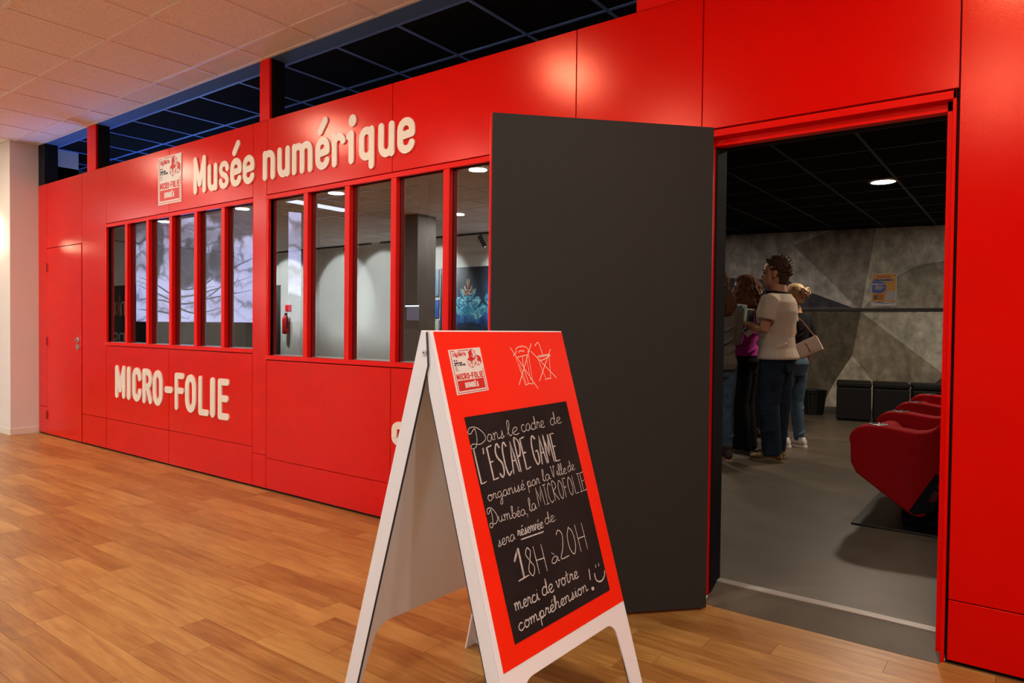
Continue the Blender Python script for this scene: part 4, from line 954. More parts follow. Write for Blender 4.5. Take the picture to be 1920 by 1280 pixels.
hand('organisé', (914, 940), (984, 917), .0165, w_); hand('par', (988, 914), (1012, 906), .0165, w_); hand('la', (1017, 903), (1032, 898), .018, w_); hand('Ville', (1034, 895), (1062, 887), .0175, w_); hand('de', (1064, 885), (1077, 880), .0175, w_)
hand('Dumbéa,', (916, 984), (991, 963), .0165, w_); hand('la', (992, 959), (1006, 954), .019, w_); hand('MICROFOLIE', (1009, 951), (1101, 917), .058, .0024, jit=.015)
hand('sera', (933, 1026), (966, 1011), .0165, w_); hand('réservée', (970, 1006), (1018, 989), .0165, w_, double=1); hand('de:', (1021, 983), (1044, 975), .0175, w_)
mb = MB(); ribbon(mb, smooth_line([face_uv(975, 1011.5), face_uv(995, 1004.5), face_uv(1015, 997.5), face_uv(1017, 995)]), .0036, fnF, .0031); mb.build('chalk_underline', CHALK, chp)
hand('1', (970, 1089), (990, 1082), .085, .0042, double=1, jit=.01); hand('8', (991, 1082), (1006, 1076), .078, .003, jit=.01); hand('H', (1008, 1076), (1029, 1070), .078, .0032, jit=.01)
hand('à', (1034, 1058), (1049, 1051), .018, .0028); hand('20H', (1050, 1048), (1104, 1028), .083, .003, jit=.01)
hand('merci', (965, 1146), (1011, 1124), .020, .0034); hand('de', (1016, 1117), (1038, 1108), .022, .0036); hand('votre', (1043, 1103), (1084, 1082), .020, .0034)
hand('compréhension', (972, 1184), (1102, 1106), .0185, .0034)
mb = MB()
for st in ([(1102.5, 1066), (1104, 1076), (1105.5, 1087)], [(1107.5, 1103), (1110, 1101), (1112, 1103), (1110, 1105), (1107.8, 1103.5)], [(1115, 1058), (1116, 1064)], [(1120.5, 1055), (1121.5, 1061)], [(1113, 1074), (1116, 1086), (1122, 1090), (1128, 1087), (1132, 1078), (1132, 1069)]):
    ribbon(mb, smooth_line([face_uv(*q) for q in st]), .0046, fnF, .0030)
mb.build('chalk_smile', CHALK, chp)
# crossed-out popcorn box and drinking cup in paint marker
def zz(cx, cy): return face_uv(830 + cx / 8.348, 630 + cy / 8.348)
def marks(name, lst, w):
    mb = MB()
    for i, st in enumerate(lst): ribbon(mb, smooth_line([zz(*q) for q in st]) if len(st) > 2 else [Vector(zz(*q)) for q in st], w, fnF, .0016 + i * .00005)
    mb.build(name, PAINTMARK, leafF)
marks('popcorn_drawing', [[(1110, 320), (1105, 290), (1130, 280), (1145, 240), (1140, 205), (1170, 175), (1195, 165), (1215, 170), (1235, 150), (1260, 170), (1285, 165), (1320, 190), (1335, 225), (1325, 260)], [(1185, 265), (1190, 240), (1220, 230), (1235, 240), (1255, 225), (1270, 250)],
    [(1160, 335), (1250, 310), (1330, 290)], [(1140, 340), (1290, 770)], [(1335, 290), (1410, 750)], [(1290, 770), (1340, 745), (1410, 750)], [(1190, 430), (1300, 740)], [(1240, 320), (1260, 480), (1340, 740)], [(1300, 320), (1370, 690)]], .0026)
marks('cross_mark', [[(1050, 180), (1490, 825)], [(1380, 115), (1190, 765)]], .0040)
marks('cup_drawing', [[(1435, 155), (1492, 108), (1570, 325)], [(1480, 320), (1560, 300), (1660, 290), (1665, 310), (1540, 380), (1480, 345), (1480, 320)], [(1480, 345), (1605, 660)], [(1660, 310), (1685, 665)], [(1600, 682), (1640, 665), (1690, 660)], [(1500, 335), (1650, 300)]], .0030)
marks('cross_mark', [[(1372, 235), (1775, 652)], [(1680, 205), (1508, 705)]], .0040)

# ================================================================ FAR SIDE OF THE CORRIDOR (mirrored in the panes)
def mir(px, py, Yv): q = onY(px, py, Yv); return Vector((q.x, -q.y, q.z))
# square pillar
m = MB(); m.box(-9.02, -8.44, -5.95, -5.5, 0, CZ); o = m.build('pillar', mat('beige_pillar_paint', (.19, .155, .13), rough=.8)); tag(o, kind='structure')
# spot tracks and heads
TRK = mat('black_track', (.015, .015, .015), rough=.5)
def track(x0, x1, y, z, label, heads):
    e = empty('spot_track', ((x0 + x1) / 2, y, z)); tag(e, label, 'lighting track')
    m = MB(); m.box(-(x1 - x0) / 2, (x1 - x0) / 2, -.02, .02, 0, .035); m.build('rail', TRK, e)
    m = MB()
    for q in (-.35, .35): m.box((x1 - x0) * q - .004, (x1 - x0) * q + .004, -.004, .004, .035, CZ - z)
    m.build('hanger', TRK, e)
    for hx_, tx in heads:
        h_ = empty('spotlight', (hx_, y, z)); tag(h_, 'black cylinder gallery spotlight %s' % tx, 'spotlight', 'gallery spotlights on the tracks')
        m = MB(); m.tube([(0, 0, 0), (0, 0, -.06)], .012, 8); m.build('stem', TRK, h_)
        m = MB(); m.tube([(0, .03, -.04), (0, -.12, -.20)], [.042, .042], 16); m.build('lamp_body', TRK, h_)
        m = MB(); m.tube([(0, -.121, -.201), (0, -.124, -.204)], [.034, .034], 16); m.build('lens', LAMP, h_)
        spot_light('gallery_beam', (hx_, y - .16, z - .25), (hx_, -7.98, 2.15), TRACK_POWER * 5.0, 96)
track(-16.4, -11.2, -6.9, 2.93, 'black spot track before the white gallery wall, left of the pillar', [(-15.6, 'at the far end of the long track'), (-13.4, 'in the middle of the long track'), (-12.0, 'at the pillar end of the long track')])
track(-10.9, -5.2, -6.9, 2.93, 'black spot track over the big coral photograph, right of the pillar', [(-10.3, 'over the two small photographs'), (-8.2, 'over the coral photograph'), (-6.2, 'past the coral photograph')])
def flat_mat(name, cols, scale, seed=0, bands=None):
    m = bpy.data.materials.new(name); m.use_nodes = True; nt = m.node_tree; N = nt.nodes; Lk = nt.links; b = N['Principled BSDF']; b.inputs['Roughness'].default_value = .5
    tc = N.new('ShaderNodeTexCoord'); mp = N.new('ShaderNodeMapping'); mp.inputs['Location'].default_value = (seed, seed, seed); mp.inputs['Scale'].default_value = bands or (1, 1, 1); Lk.new(tc.outputs['Object'], mp.inputs[0])
    n = N.new('ShaderNodeTexNoise'); n.inputs['Scale'].default_value = scale; n.inputs['Detail'].default_value = 4; n.inputs['Distortion'].default_value = 1.0; Lk.new(mp.outputs[0], n.inputs['Vector'])
    r = N.new('ShaderNodeValToRGB'); e = r.color_ramp.elements
    e[0].position = .35; e[0].color = (*cols[0], 1); e[1].position = .68; e[1].color = (*cols[-1], 1)
    for i, c_ in enumerate(cols[1:-1]): q = e.new(.35 + .33 * (i + 1) / (len(cols) - 1)); q.color = (*c_, 1)
    Lk.new(n.outputs[0], r.inputs[0]); Lk.new(r.outputs[0], b.inputs['Base Color']); return m
def hung(name, label, cat, px0, py0, px1, py1, mt, group=None, Y=8.0):
    a = mir(px0, py0, Y); b_ = mir(px1, py1, Y); x0, x1 = min(a.x, b_.x), max(a.x, b_.x); z0, z1 = min(a.z, b_.z), max(a.z, b_.z)
    e = empty(name, ((x0 + x1) / 2, -Y, z0)); tag(e, label, cat, group); w2 = (x1 - x0) / 2
    m = MB(); m.box(-w2, w2, .001, .02, 0, z1 - z0); m.build('backing', mat('dark_backing', (.03, .03, .03)), e)
    m = MB(); m.box(-w2 + .008, w2 - .008, .02, .023, .008, z1 - z0 - .008); m.build('print', mt, e); return e, w2, z1 - z0
hung('photograph', 'small framed dusk sky photograph above the blue one', 'picture', 808, 505, 820, 556, flat_mat('dusk_print', [(.02, .03, .07), (.08, .12, .16), (.25, .22, .16)], 1.5), 'small photographs beside the coral photograph')
hung('photograph', 'small framed deep blue photograph under the dusk one', 'picture', 808, 562, 820, 596, flat_mat('blue_print', [(.02, .06, .25), (.03, .08, .30), (.3, .14, .05)], 1.8, 3), 'small photographs beside the coral photograph')
hung('caption_sheet', 'pale caption sheet under the small blue photograph', 'notice', 808, 600, 820, 632, mat('caption_paper', (.45, .46, .43), rough=.8))
e, w2, hh = hung('photograph', 'big dark photograph of turquoise feathery corals on a blue sea bed', 'picture', 823, 503, 960, 622, flat_mat('deep_water', [(.015, .016, .022), (.02, .03, .05), (.02, .05, .12)], 1.3, 5))
CORAL = flat_mat('coral_print', [(.02, .10, .28), (.05, .30, .42), (.35, .62, .66)], 9, 2); CORAL2 = flat_mat('coral_tip_print', [(.30, .04, .03), (.45, .30, .1), (.2, .35, .6)], 14, 4)
def frond(cx, cz, h_, wd, n_, flipx=1):
    mb = MB(); mt = MB(); k_ = 0
    for i in range(n_):
        f = i / (n_ - 1); zc = cz + h_ * f; ww = wd * (1 - f) ** .8 + .03
        for sgn in (-1, 1):
            p0 = (cx, zc); p2 = (cx + sgn * ww, zc + .10 + .06 * sin(i * 2.3)); p1 = (cx + sgn * ww * .55, zc - .02)
            tgt = mb if f < .72 else mt
            rb = MB(); ribbon(rb, smooth_line([p0, p1, p2]), .085 * (1 - f * .6), lambda a, b_, t: (a, .0235 + t, b_), .0004 * (k_ % 9)); rb.f = [tuple(reversed(q)) for q in rb.f]
            tgt.add(rb.v, rb.f); k_ += 1
    mb.build('coral_shape', CORAL, e); mt.build('coral_tip', CORAL2, e)
frond(w2 * .58, hh * .26, hh * .56, .40, 11); frond(-w2 * .20, hh * .24, hh * .46, .42, 10)
mb = MB(); ribbon(mb, smooth_line([(-w2 * .95, hh * .12), (-w2 * .2, hh * .25), (w2 * .4, hh * .18), (w2 * .9, hh * .28)]), .28, lambda a, b_, t: (a, .0236, b_), 0); mb.build('sea_bed', flat_mat('sea_bed_print', [(.01, .03, .12), (.02, .08, .28), (.05, .2, .4)], 4, 8), e)
# dark doorway, extinguisher
m = MB(); m.box(-16.9, -15.95, -8.0, -7.97, 0, 2.27); o = m.build('door_3', mat('dark_brown_door', (.028, .024, .022), rough=.6)); tag(o, kind='structure')
m = MB(); m.box(-16.8, -16.05, -7.97, -7.96, 1.5, 1.56); m.build('rail', mat('door_rail', (.05, .045, .04)), o)
e = empty('fire_extinguisher', (-15.60, -7.9, .98)); tag(e, 'red fire extinguisher hung on the white wall beside the dark door', 'fire extinguisher')
m = MB(); m.lathe([(.01, 0), (.075, .01), (.08, .08), (.08, .38), (.05, .46), (.02, .49)], 0, 0, 18); m.build('cylinder', mat('ext_red', (.5, .01, .01), rough=.3), e, smooth=True)
m = MB(); m.box(-.02, .06, -.015, .015, .49, .55); m.build('valve', BLACK, e)
m = MB(); m.tube([(.05, 0, .52), (.12, .02, .42), (.11, .02, .15)], .014, 8); m.build('hose', BLACK, e)
m = MB(); m.box(-.03, .03, -.09, -.07, .1, .4); m.build('bracket', STEEL, e)
e = empty('notice_sign', (-15.60, -7.99, 1.58)); tag(e, 'small red notice above the fire extinguisher', 'sign')
m = MB(); m.box(-.12, .12, 0, .01, 0, .16); m.build('plate', mat('ext_red', (.5, .01, .01)), e)
# black shop front with pale and orange lettering
e = empty('shop_sign', (-25, -8, 0))
C.objects.unlink(e); bpy.data.objects.remove(e)
a = mir(204, 536, 4.2); b_ = mir(257, 660, 4.2)
e = empty('display_board', ((a.x + b_.x) / 2, -4.2, 0)); tag(e, 'black free-standing board with pale and orange lettering, mirrored in the leftmost pane', 'board')
w2 = abs(b_.x - a.x) / 2 + .3; topz = a.z
m = MB(); m.box(-w2, w2, -.02, .02, .12, topz); m.build('panel', mat('black_board_face', (.012, .013, .015), rough=.5), e)
for q in (-w2 * .8, w2 * .8):
    m = MB(); m.box(q - .02, q + .02, -.2, .2, 0, .12); m.build('foot', BLACK, e)
PALE = mat('pale_letter', (.75, .75, .72)); ORG = mat('orange_letter', (.75, .12, .02))
def board_word(txt, px0, px1, py0, py1, mats_):
    p0 = mir(px0, py1, 4.2); p1 = mir(px1, py0, 4.2); n_ = len(txt); wd_ = (p1.x - p0.x) / n_
    for i, c in enumerate(txt):      # reads the right way round for someone standing in front of it
        mb = MB(); ch = txt[n_ - 1 - i]; x0 = p0.x + wd_ * i
        for st in GL[ch]:
            pts = [(x0 + wd_ * .1 + (1 - u_) * wd_ * .7 - e.location.x, p0.z + v_ * (p1.z - p0.z)) for u_, v_ in st]
            stroke_piece(mb, pts, .045, lambda A, B, t: (A, .021 + t, B), 0, .004, 5)
        mb.build('letter', mats_[i % len(mats_)], e)
GL['k'] = [[(0, 0), (0, 1.5)], [(0, .4), (.9, 1)], [(.3, .6), (1, 0)]]; GL['c'] = GL['C']; GL['&'] = GL['S']
board_word('nkc', 205, 231, 566, 590, [PALE, ORG, PALE]); board_word('na', 207, 231, 625, 636, [PALE])

# sconce on the white return
e = empty('wall_sconce', (-9.035, -.27, 2.02)); tag(e, 'glowing half-round wall lamp at the edge of the frame on the white return', 'wall lamp')
m = MB(); m.loft([[(.055 * cos(pi + pi * i / 10) , .06 * sin(pi + pi * i / 10), z) for i in range(11)] for z in (0, .30)], True); m.build('shade', mat('sconce_glow', (1, 1, 1), emit=(1, .86, .55), estr=9), e)
m = MB(); m.box(-.05, .05, -.006, .0, .05, .25); m.build('back_plate', LAMP_TRIM, e)
pl_ = bpy.data.lights.new('sconce_light', 'POINT'); pl_.energy = 3; pl_.color = (1, .78, .5); pl_.shadow_soft_size = .06
o = bpy.data.objects.new('sconce_light', pl_); o.location = (-9.035, -.37, 2.10); C.objects.link(o)

# ================================================================ POSTER ON THE CONCRETE WALL
pu0, pu1, pz0, pz1 = 2.085, 2.395, 1.568, 2.022
po = empty('poster', bwp((pu0 + pu1) / 2, pz0, .012), math.atan2(du.y, du.x)); tag(po, 'orange and blue festival poster taped above the black rail on the concrete wall', 'poster')
PWd, PH = pu1 - pu0, pz1 - pz0
pfn = lambda a, b_, t: ((a - .5) * PWd, -t, b_ * PH)
def pp(pts, col, nm, t, rough=.5):
    mb = MB(); mb.prism(pts, pfn, t - .0004, t); flip_ok(mb); return mb.build(nm, mat('print_%02x%02x%02x' % tuple(int(q * 255) for q in col), col, rough=rough), pos)
mb = MB(); mb.prism([(0, 0), (1, 0), (1, 1), (0, 1)], pfn, 0, .001); flip_ok(mb); pos = mb.build('paper', mat('poster_paper', (.62, .60, .62)), po)
pp([(.03, .12), (.97, .12), (.97, .975), (.03, .975)], (.62, .27, .03), 'orange_field', .0015)
pp([(.03, .42), (.3, .38), (.5, .42), (.6, .52), (.56, .66), (.5, .72), (.35, .80), (.12, .82), (.03, .76)], (.05, .10, .42), 'blue_cloud', .0020)
pp([(.55, .16), (.97, .18), (.97, .42), (.8, .50), (.6, .40)], (.42, .40, .42), 'pale_figure_area', .0020)
pp([(.03, .10), (.35, .13), (.6, .09), (.97, .12), (.97, .10), (.6, .07), (.3, .09)], (.05, .10, .42), 'blue_wave', .0022)
pp([(.08, .18), (.5, .19), (.5, .36), (.08, .35)], (.42, .13, .02), 'info_box', .0022)
pp([(.12, .20), (.24, .20), (.24, .33), (.12, .33)], (.03, .10, .08), 'dark_picture', .0026)
pp([(.10, .905), (.16, .915), (.10, .925), (.05, .915)], (.6, .6, .62), 'cloud', .0022); pp([(.85, .85), (.93, .86), (.9, .88), (.84, .87)], (.6, .6, .62), 'cloud', .0022)
def ptext(txt, x0, x1, y0, y1, w, col, t, slope=0.0, nm='poster_text'):
    mb = MB(); wt = [(.45 if c == 'I' else (1.25 if c == 'M' else (.5 if c == ' ' else 1.0))) for c in txt]; tot = sum(wt) + .2 * (len(txt) - 1); x = x0
    for c, k in zip(txt, wt):
        cw = (x1 - x0) * k / tot
        if c in GL:
            for st in GL[c]:
                pts = [((x + a * (cw - w)) * PWd, (y0 + (y1 - y0) * b_ + slope * x) * PH) for a, b_ in st]
                stroke_piece(mb, pts, w * PWd, lambda A, B, tt: (A - .5 * PWd, -tt, B), t - .0004, t, 4)
        x += cw + (x1 - x0) * .2 / tot
    flip_ok(mb); mb.build(nm, mat('print_%02x%02x%02x' % tuple(int(q * 255) for q in col), col), pos)
ptext('FESTIVAL', .27, .78, .865, .905, .028, (.55, .04, .03), .0026)
ptext('GO MANGA', .13, .86, .765, .825, .075, (.62, .62, .60), .0028); ptext('GO MANGA', .13, .86, .765, .825, .038, (.01, .01, .01), .0036)
ptext('SAMEDI II MAI', .05, .52, .655, .685, .018, (.62, .62, .60), .0028)
ptext('CONCOURS', .16, .42, .60, .625, .016, (.62, .40, .15), .0028); ptext('DEDICACES', .16, .52, .55, .575, .016, (.62, .40, .15), .0028); ptext('ATELIERS', .16, .42, .505, .53, .016, (.62, .40, .15), .0028)
for q in ((.05, .055, .09), (.14, .055, .20), (.36, .05, .54), (.8, .05, .95)):
    mb = MB(); stroke_piece(mb, [(q[0] * PWd, q[1] * PH), (q[2] * PWd, q[1] * PH)], .012 * PWd, lambda A, B, tt: (A - .5 * PWd, -tt, B), .001, .0016, 4); flip_ok(mb); mb.build('footer_line', LOGO_G, pos)

# ================================================================ VISITORS
SKIN = mat('skin', (.44, .20, .11), rough=.55, var=.05, vscale=20)
def ringz(z, cx, cy, rx_, ry_, n=20): return [(cx + rx_ * cos(2 * pi * i / n), cy + ry_ * sin(2 * pi * i / n), z) for i in range(n)]
def torso(mb, infl, z0, z1, prof, n=22):
    zs = [q[0] for q in prof]; out = []
    steps = [z0] + [z for z in zs if z0 < z < z1] + [z1]
    for z in steps:
        for i in range(len(prof) - 1):
            if prof[i][0] <= z <= prof[i + 1][0]:
                f = (z - prof[i][0]) / (prof[i + 1][0] - prof[i][0]); p = [prof[i][k] * (1 - f) + prof[i + 1][k] * f for k in range(4)]; break
        out.append(ringz(z, p[3], 0, p[1] + infl, p[2] + infl, n))
    mb.loft(out)
BODY = [(.76, .085, .13, 0), (.84, .10, .16, 0), (.92, .112, .172, -.012), (1.0, .098, .152, -.002), (1.10, .10, .148, .005), (1.22, .112, .162, .01), (1.32, .118, .178, .005), (1.40, .10, .185, -.002), (1.45, .072, .135, -.008), (1.485, .062, .078, -.006), (1.56, .058, .060, .004)]
def head_mesh(mb, R, c):
    hr = [(.0, .05, .028, .022), (.02, .032, .056, .044), (.05, .014, .078, .058), (.09, .0, .09, .068), (.13, -.004, .096, .074), (.17, -.008, .098, .076), (.205, -.012, .083, .067), (.226, -.014, .052, .042), (.236, -.014, .018, .015)]
    mb.loft([[R @ Vector(p) + c for p in ringz(z, cx, 0, a, b_, 18)] for z, cx, a, b_ in hr])
    for (p, r) in (((.098, 0, .092), (.017, .014, .022)), ((.106, 0, .083), (.014, .015, .011)), ((.088, 0, .118), (.012, .010, .024)), ((.078, 0, .137), (.020, .046, .012)), ((.082, 0, .052), (.016, .026, .014)), ((.066, 0, .014), (.024, .024, .016)), ((-.012, .078, .098), (.019, .010, .032)), ((-.012, -.078, .098), (.019, .010, .032))):
        mb.ell(R @ Vector(p) + c, r, 12, 8, R)
def hand_mesh(mb, wrist, direction, palm_n, curl=.6, s=1.0):
    d = Vector(direction).normalized(); n = Vector(palm_n); n = (n - d * n.dot(d)).normalized(); w = d.cross(n)
    base = Vector(wrist)
    R = Matrix((d, w, n)).transposed()
    mb.ell(base + d * .045 * s, (.055 * s, .040 * s, .016 * s), 12, 8, R)
    for k, ln in enumerate((.068, .078, .073, .056)):
        o_ = base + d * .085 * s + w * (.030 - .020 * k) * s; p1 = o_ + (d * cos(curl * .5) + n * sin(curl * .5)) * ln * .45 * s; p2 = p1 + (d * cos(curl * 1.6) + n * sin(curl * 1.6)) * ln * .55 * s
        mb.tube([base + d * .05 * s + w * (.022 - .015 * k) * s, o_, p1, p2], [.010 * s, .0095 * s, .009 * s, .007 * s], 8)
    o_ = base + d * .03 * s + w * .032 * s; mb.tube([base + d * .02 * s, o_, o_ + (d * .6 + w * .55 + n * .5).normalized() * .035 * s, o_ + (d * .9 + w * .2 + n * .7).normalized() * .062 * s], [.012 * s, .012 * s, .010 * s, .008 * s], 8)
def person(label, loc, rz, h, P, group=None):
    """P holds the pose (joints in a frame facing +x) and the clothes"""
    k = h / 1.78
    e = empty('person', loc, rz); e.scale = (k, k, k); tag(e, label, 'person', group)
    hy = Matrix.Rotation(radians(P.get('head_yaw', 0)), 3, 'Z') @ Matrix.Rotation(radians(P.get('head_pitch', 0)), 3, 'Y')
    hc = Vector((P.get('head_x', .02), 0, 1.535)); hy = hy @ Matrix.Scale(P.get('head', 1.05), 3)
    bw_ = P.get('build', 1.0)
    prof = [(z, a * bw_, b_ * P.get('width', 1.0), c_) for z, a, b_, c_ in BODY]
    mb = MB(); torso(mb, 0, .84, 1.56, prof); head_mesh(mb, hy, hc)
    sh = {s_: Vector((-.005, .19 * s_ * P.get('width', 1.0), 1.405)) for s_ in (1, -1)}
    for s_ in (1, -1):
        el, wr, hd, pn, cu = P['arms'][s_]
        mb.tube([sh[s_] + Vector((0, -.06 * s_, .0)), sh[s_], sh[s_].lerp(Vector(el), .5), el, Vector(el).lerp(Vector(wr), .35), wr, Vector(wr) + Vector(hd).normalized() * .02], [.055, .056, .048, .040, .043, .027, .025], 14)
        hand_mesh(mb, wr, hd, pn, cu)
        hp, kn, an = P['legs'][s_]
        mb.tube([hp, Vector(hp).lerp(Vector(kn), .5), kn, Vector(kn).lerp(Vector(an), .4), an], [.085, .07, .055, .052, .036], 14)
        mb.ell(Vector(an) + Vector((.05, 0, -.055)), (.11, .04, .035), 12, 8)
    body = mb.build('body', SKIN, e); bake(body, .0075, 2)
    # eyes and brows
    for s_ in (1, -1):
        m = MB(); m.ell(hy @ Vector((.083, .030 * s_, .115)) + hc, (.010, .013, .008), 10, 6, hy); m.build('eye', mat('eye_dark', (.02, .012, .01), rough=.3), body)
        m = MB(); m.tube([hy @ Vector((.097, .014 * s_, .138)) + hc, hy @ Vector((.094, .03 * s_, .143)) + hc, hy @ Vector((.078, .050 * s_, .138)) + hc], .0045, 6); m.build('eyebrow', P['hair_mat'], body)
    m = MB(); m.ell(hy @ Vector((.094, 0, .052)) + hc, (.006, .022, .006), 10, 6, hy); m.build('lips', mat('lips', (.36, .10, .08), rough=.5), body)
    # trousers
    mb = MB(); torso(mb, P.get('tr_infl', .016), .79, P.get('waist', 1.0), prof)
    for s_ in (1, -1):
        hp, kn, an = [Vector(q) for q in P['legs'][s_]]; r0, r1, r2, r3 = P.get('leg_r', (.105, .09, .075, .062))
        end = an + Vector((0, 0, P.get('cuff', -.01)))
        pts = [hp + Vector((0, 0, .02)), hp.lerp(kn, .5), kn, kn.lerp(an, .45), end]
        mb.tube(pts, [r0, (r0 + r1) / 2, r1 * .92, r2, r3], 18)
        for q in range(P.get('folds', 5)):   # creases gathered at knee and hem
            f = random.uniform(.05, .95); c_ = kn.lerp(end, f * .95) if q % 2 else hp.lerp(kn, .3 + .7 * f); rr = (r1 + r2) / 2 * .93
            a_ = random.uniform(0, 2 * pi)
            mb.tube([c_ + Vector((rr * cos(a_ + t_), rr * sin(a_ + t_), .03 * t_)) for t_ in (-.9, -.3, .3, .9)], [.004, .012, .012, .004], 6)
    tr = mb.build('trousers', P['trouser_mat'], e); bake(tr, .008, 2)
    # top
    mb = MB(); inf = P.get('top_infl', .018)
    pr = [(z, a + P.get('hem_flare', 0) * max(0, (1.1 - z)) , b_ + P.get('hem_flare', 0) * max(0, (1.1 - z)), c_) for z, a, b_, c_ in prof]
    torso(mb, inf, P['hem'], 1.475, pr, 26)
    for s_ in (1, -1):
        el, wr = Vector(P['arms'][s_][0]), Vector(P['arms'][s_][1]); sl = P.get('sleeve', .62)
        if sl <= 1: pts = [sh[s_] + Vector((0, -.07 * s_, .0)), sh[s_] + Vector((0, 0, .005)), sh[s_].lerp(el, sl * .6), sh[s_].lerp(el, sl)]; rr = [.078, .080, .074, .072]
        else: pts = [sh[s_] + Vector((0, -.07 * s_, .0)), sh[s_] + Vector((0, 0, .005)), sh[s_].lerp(el, .6), el, el.lerp(wr, .9)]; rr = [.078, .078, .066, .060, .048]
        mb.tube(pts, rr, 18)
    for q in range(P.get('top_folds', 7)):
        z = random.uniform(P['hem'] + .03, 1.3); a_ = random.uniform(0, 2 * pi); r_x = .125 * bw_ + inf - .012; r_y = .165 * P.get('width', 1.0) + inf - .012
        mb.tube([(r_x * cos(a_ + t_), r_y * sin(a_ + t_), z + .08 * t_) for t_ in (-.6, -.2, .2, .6)], [.003, .011, .011, .003], 6)
    tp = mb.build('top', P['top_mat'], e); bake(tp, .008, 2)
    # shoes
    for s_ in (1, -1):
        an = Vector(P['legs'][s_][2]); yw = P.get('foot_yaw', {}).get(s_, 0); Rz = Matrix.Rotation(radians(yw), 3, 'Z'); bz = an.z - .085
        base = Vector((an.x, an.y, bz))
        def SP(x, y, z): return base + Rz @ Vector((x, y, z))
        mb = MB()
        mb.loft([[SP(x + 0, w_ * cos(2 * pi * i / 14), .022 + h_ * .5 + h_ * .5 * sin(2 * pi * i / 14)) for i in range(14)] for x, w_, h_ in ((-.085, .02, .04), (-.075, .036, .075), (-.02, .042, .095), (.04, .043, .085), (.10, .047, .058), (.15, .044, .042), (.185, .028, .03), (.195, .01, .015))])
        mb.tube([SP(-.02, 0, .06), SP(-.022, 0, P.get('shoe_top', .11))], [.048, .046], 14)
        shoe = mb.build('shoe', P['shoe_mat'], e); bake(shoe, .006, 2)
        mb = MB(); ol = [(-.092, -.02), (-.08, -.038), (0, -.040), (.09, -.050), (.16, -.042), (.2, -.012), (.2, .012), (.16, .042), (.09, .050), (0, .040), (-.08, .038), (-.092, .02)]
        mb.prism(ol, lambda a, b_, t: SP(a, b_, t), .0, .024); so = mb.build('sole', P['sole_mat'], shoe, bevel=.004)
        for q in range(3):
            mb = MB(); mb.tube([SP(.045 + .03 * q, -.022, .098 - .016 * q), SP(.045 + .03 * q, 0, .107 - .016 * q), SP(.045 + .03 * q, .022, .098 - .016 * q)], .004, 6); mb.build('lace', P.get('lace_mat', P['sole_mat']), shoe)
    # hair
    P['hair'](e, hy, hc, body)
    return e, body, hy, hc
def hair_short(hm):
    def f(e, R, c, body):
        mb = MB(); rnd = random.Random(3)
        mb.loft([[R @ Vector(p) + c for p in ringz(z, cx, 0, a, b_, 18)] for z, cx, a, b_ in ((.025, -.055, .028, .042), (.06, -.056, .042, .056), (.10, -.05, .055, .064), (.14, -.035, .078, .080), (.18, -.022, .094, .084), (.215, -.016, .088, .076), (.24, -.014, .062, .052), (.25, -.012, .02, .02))])
        for i in range(230):
            t = rnd.uniform(-pi, pi); z = rnd.uniform(.085, .245); 
            rr = math.sqrt(max(0, 1 - ((z - .14) / .115) ** 2)); x = -.022 + .095 * rr * cos(t); y = .084 * rr * sin(t)
            if x > .035 and z < .175: continue
            if abs(y) > .05 and z < .13 and x > -.03: continue
            p = Vector((x, y, z)); d = (p - Vector((-.02, 0, .12))).normalized()
            mb.tube([R @ (p - d * .012) + c, R @ (p + d * .010 + Vector((rnd.uniform(-.008, .008), rnd.uniform(-.008, .008), .006))) + c], [.011, .006], 6)
        for i in range(26):
            y = rnd.uniform(-.05, .05); p = Vector((.062 - abs(y) * .3, y, .200 + rnd.uniform(-.01, .02)))
            mb.tube([R @ (p - Vector((.03, 0, 0))) + c, R @ p + c, R @ (p + Vector((.018, 0, .014))) + c], [.012, .011, .005], 6)
        bake(mb.build('hair', hm, e), .0048, 1)
    return f
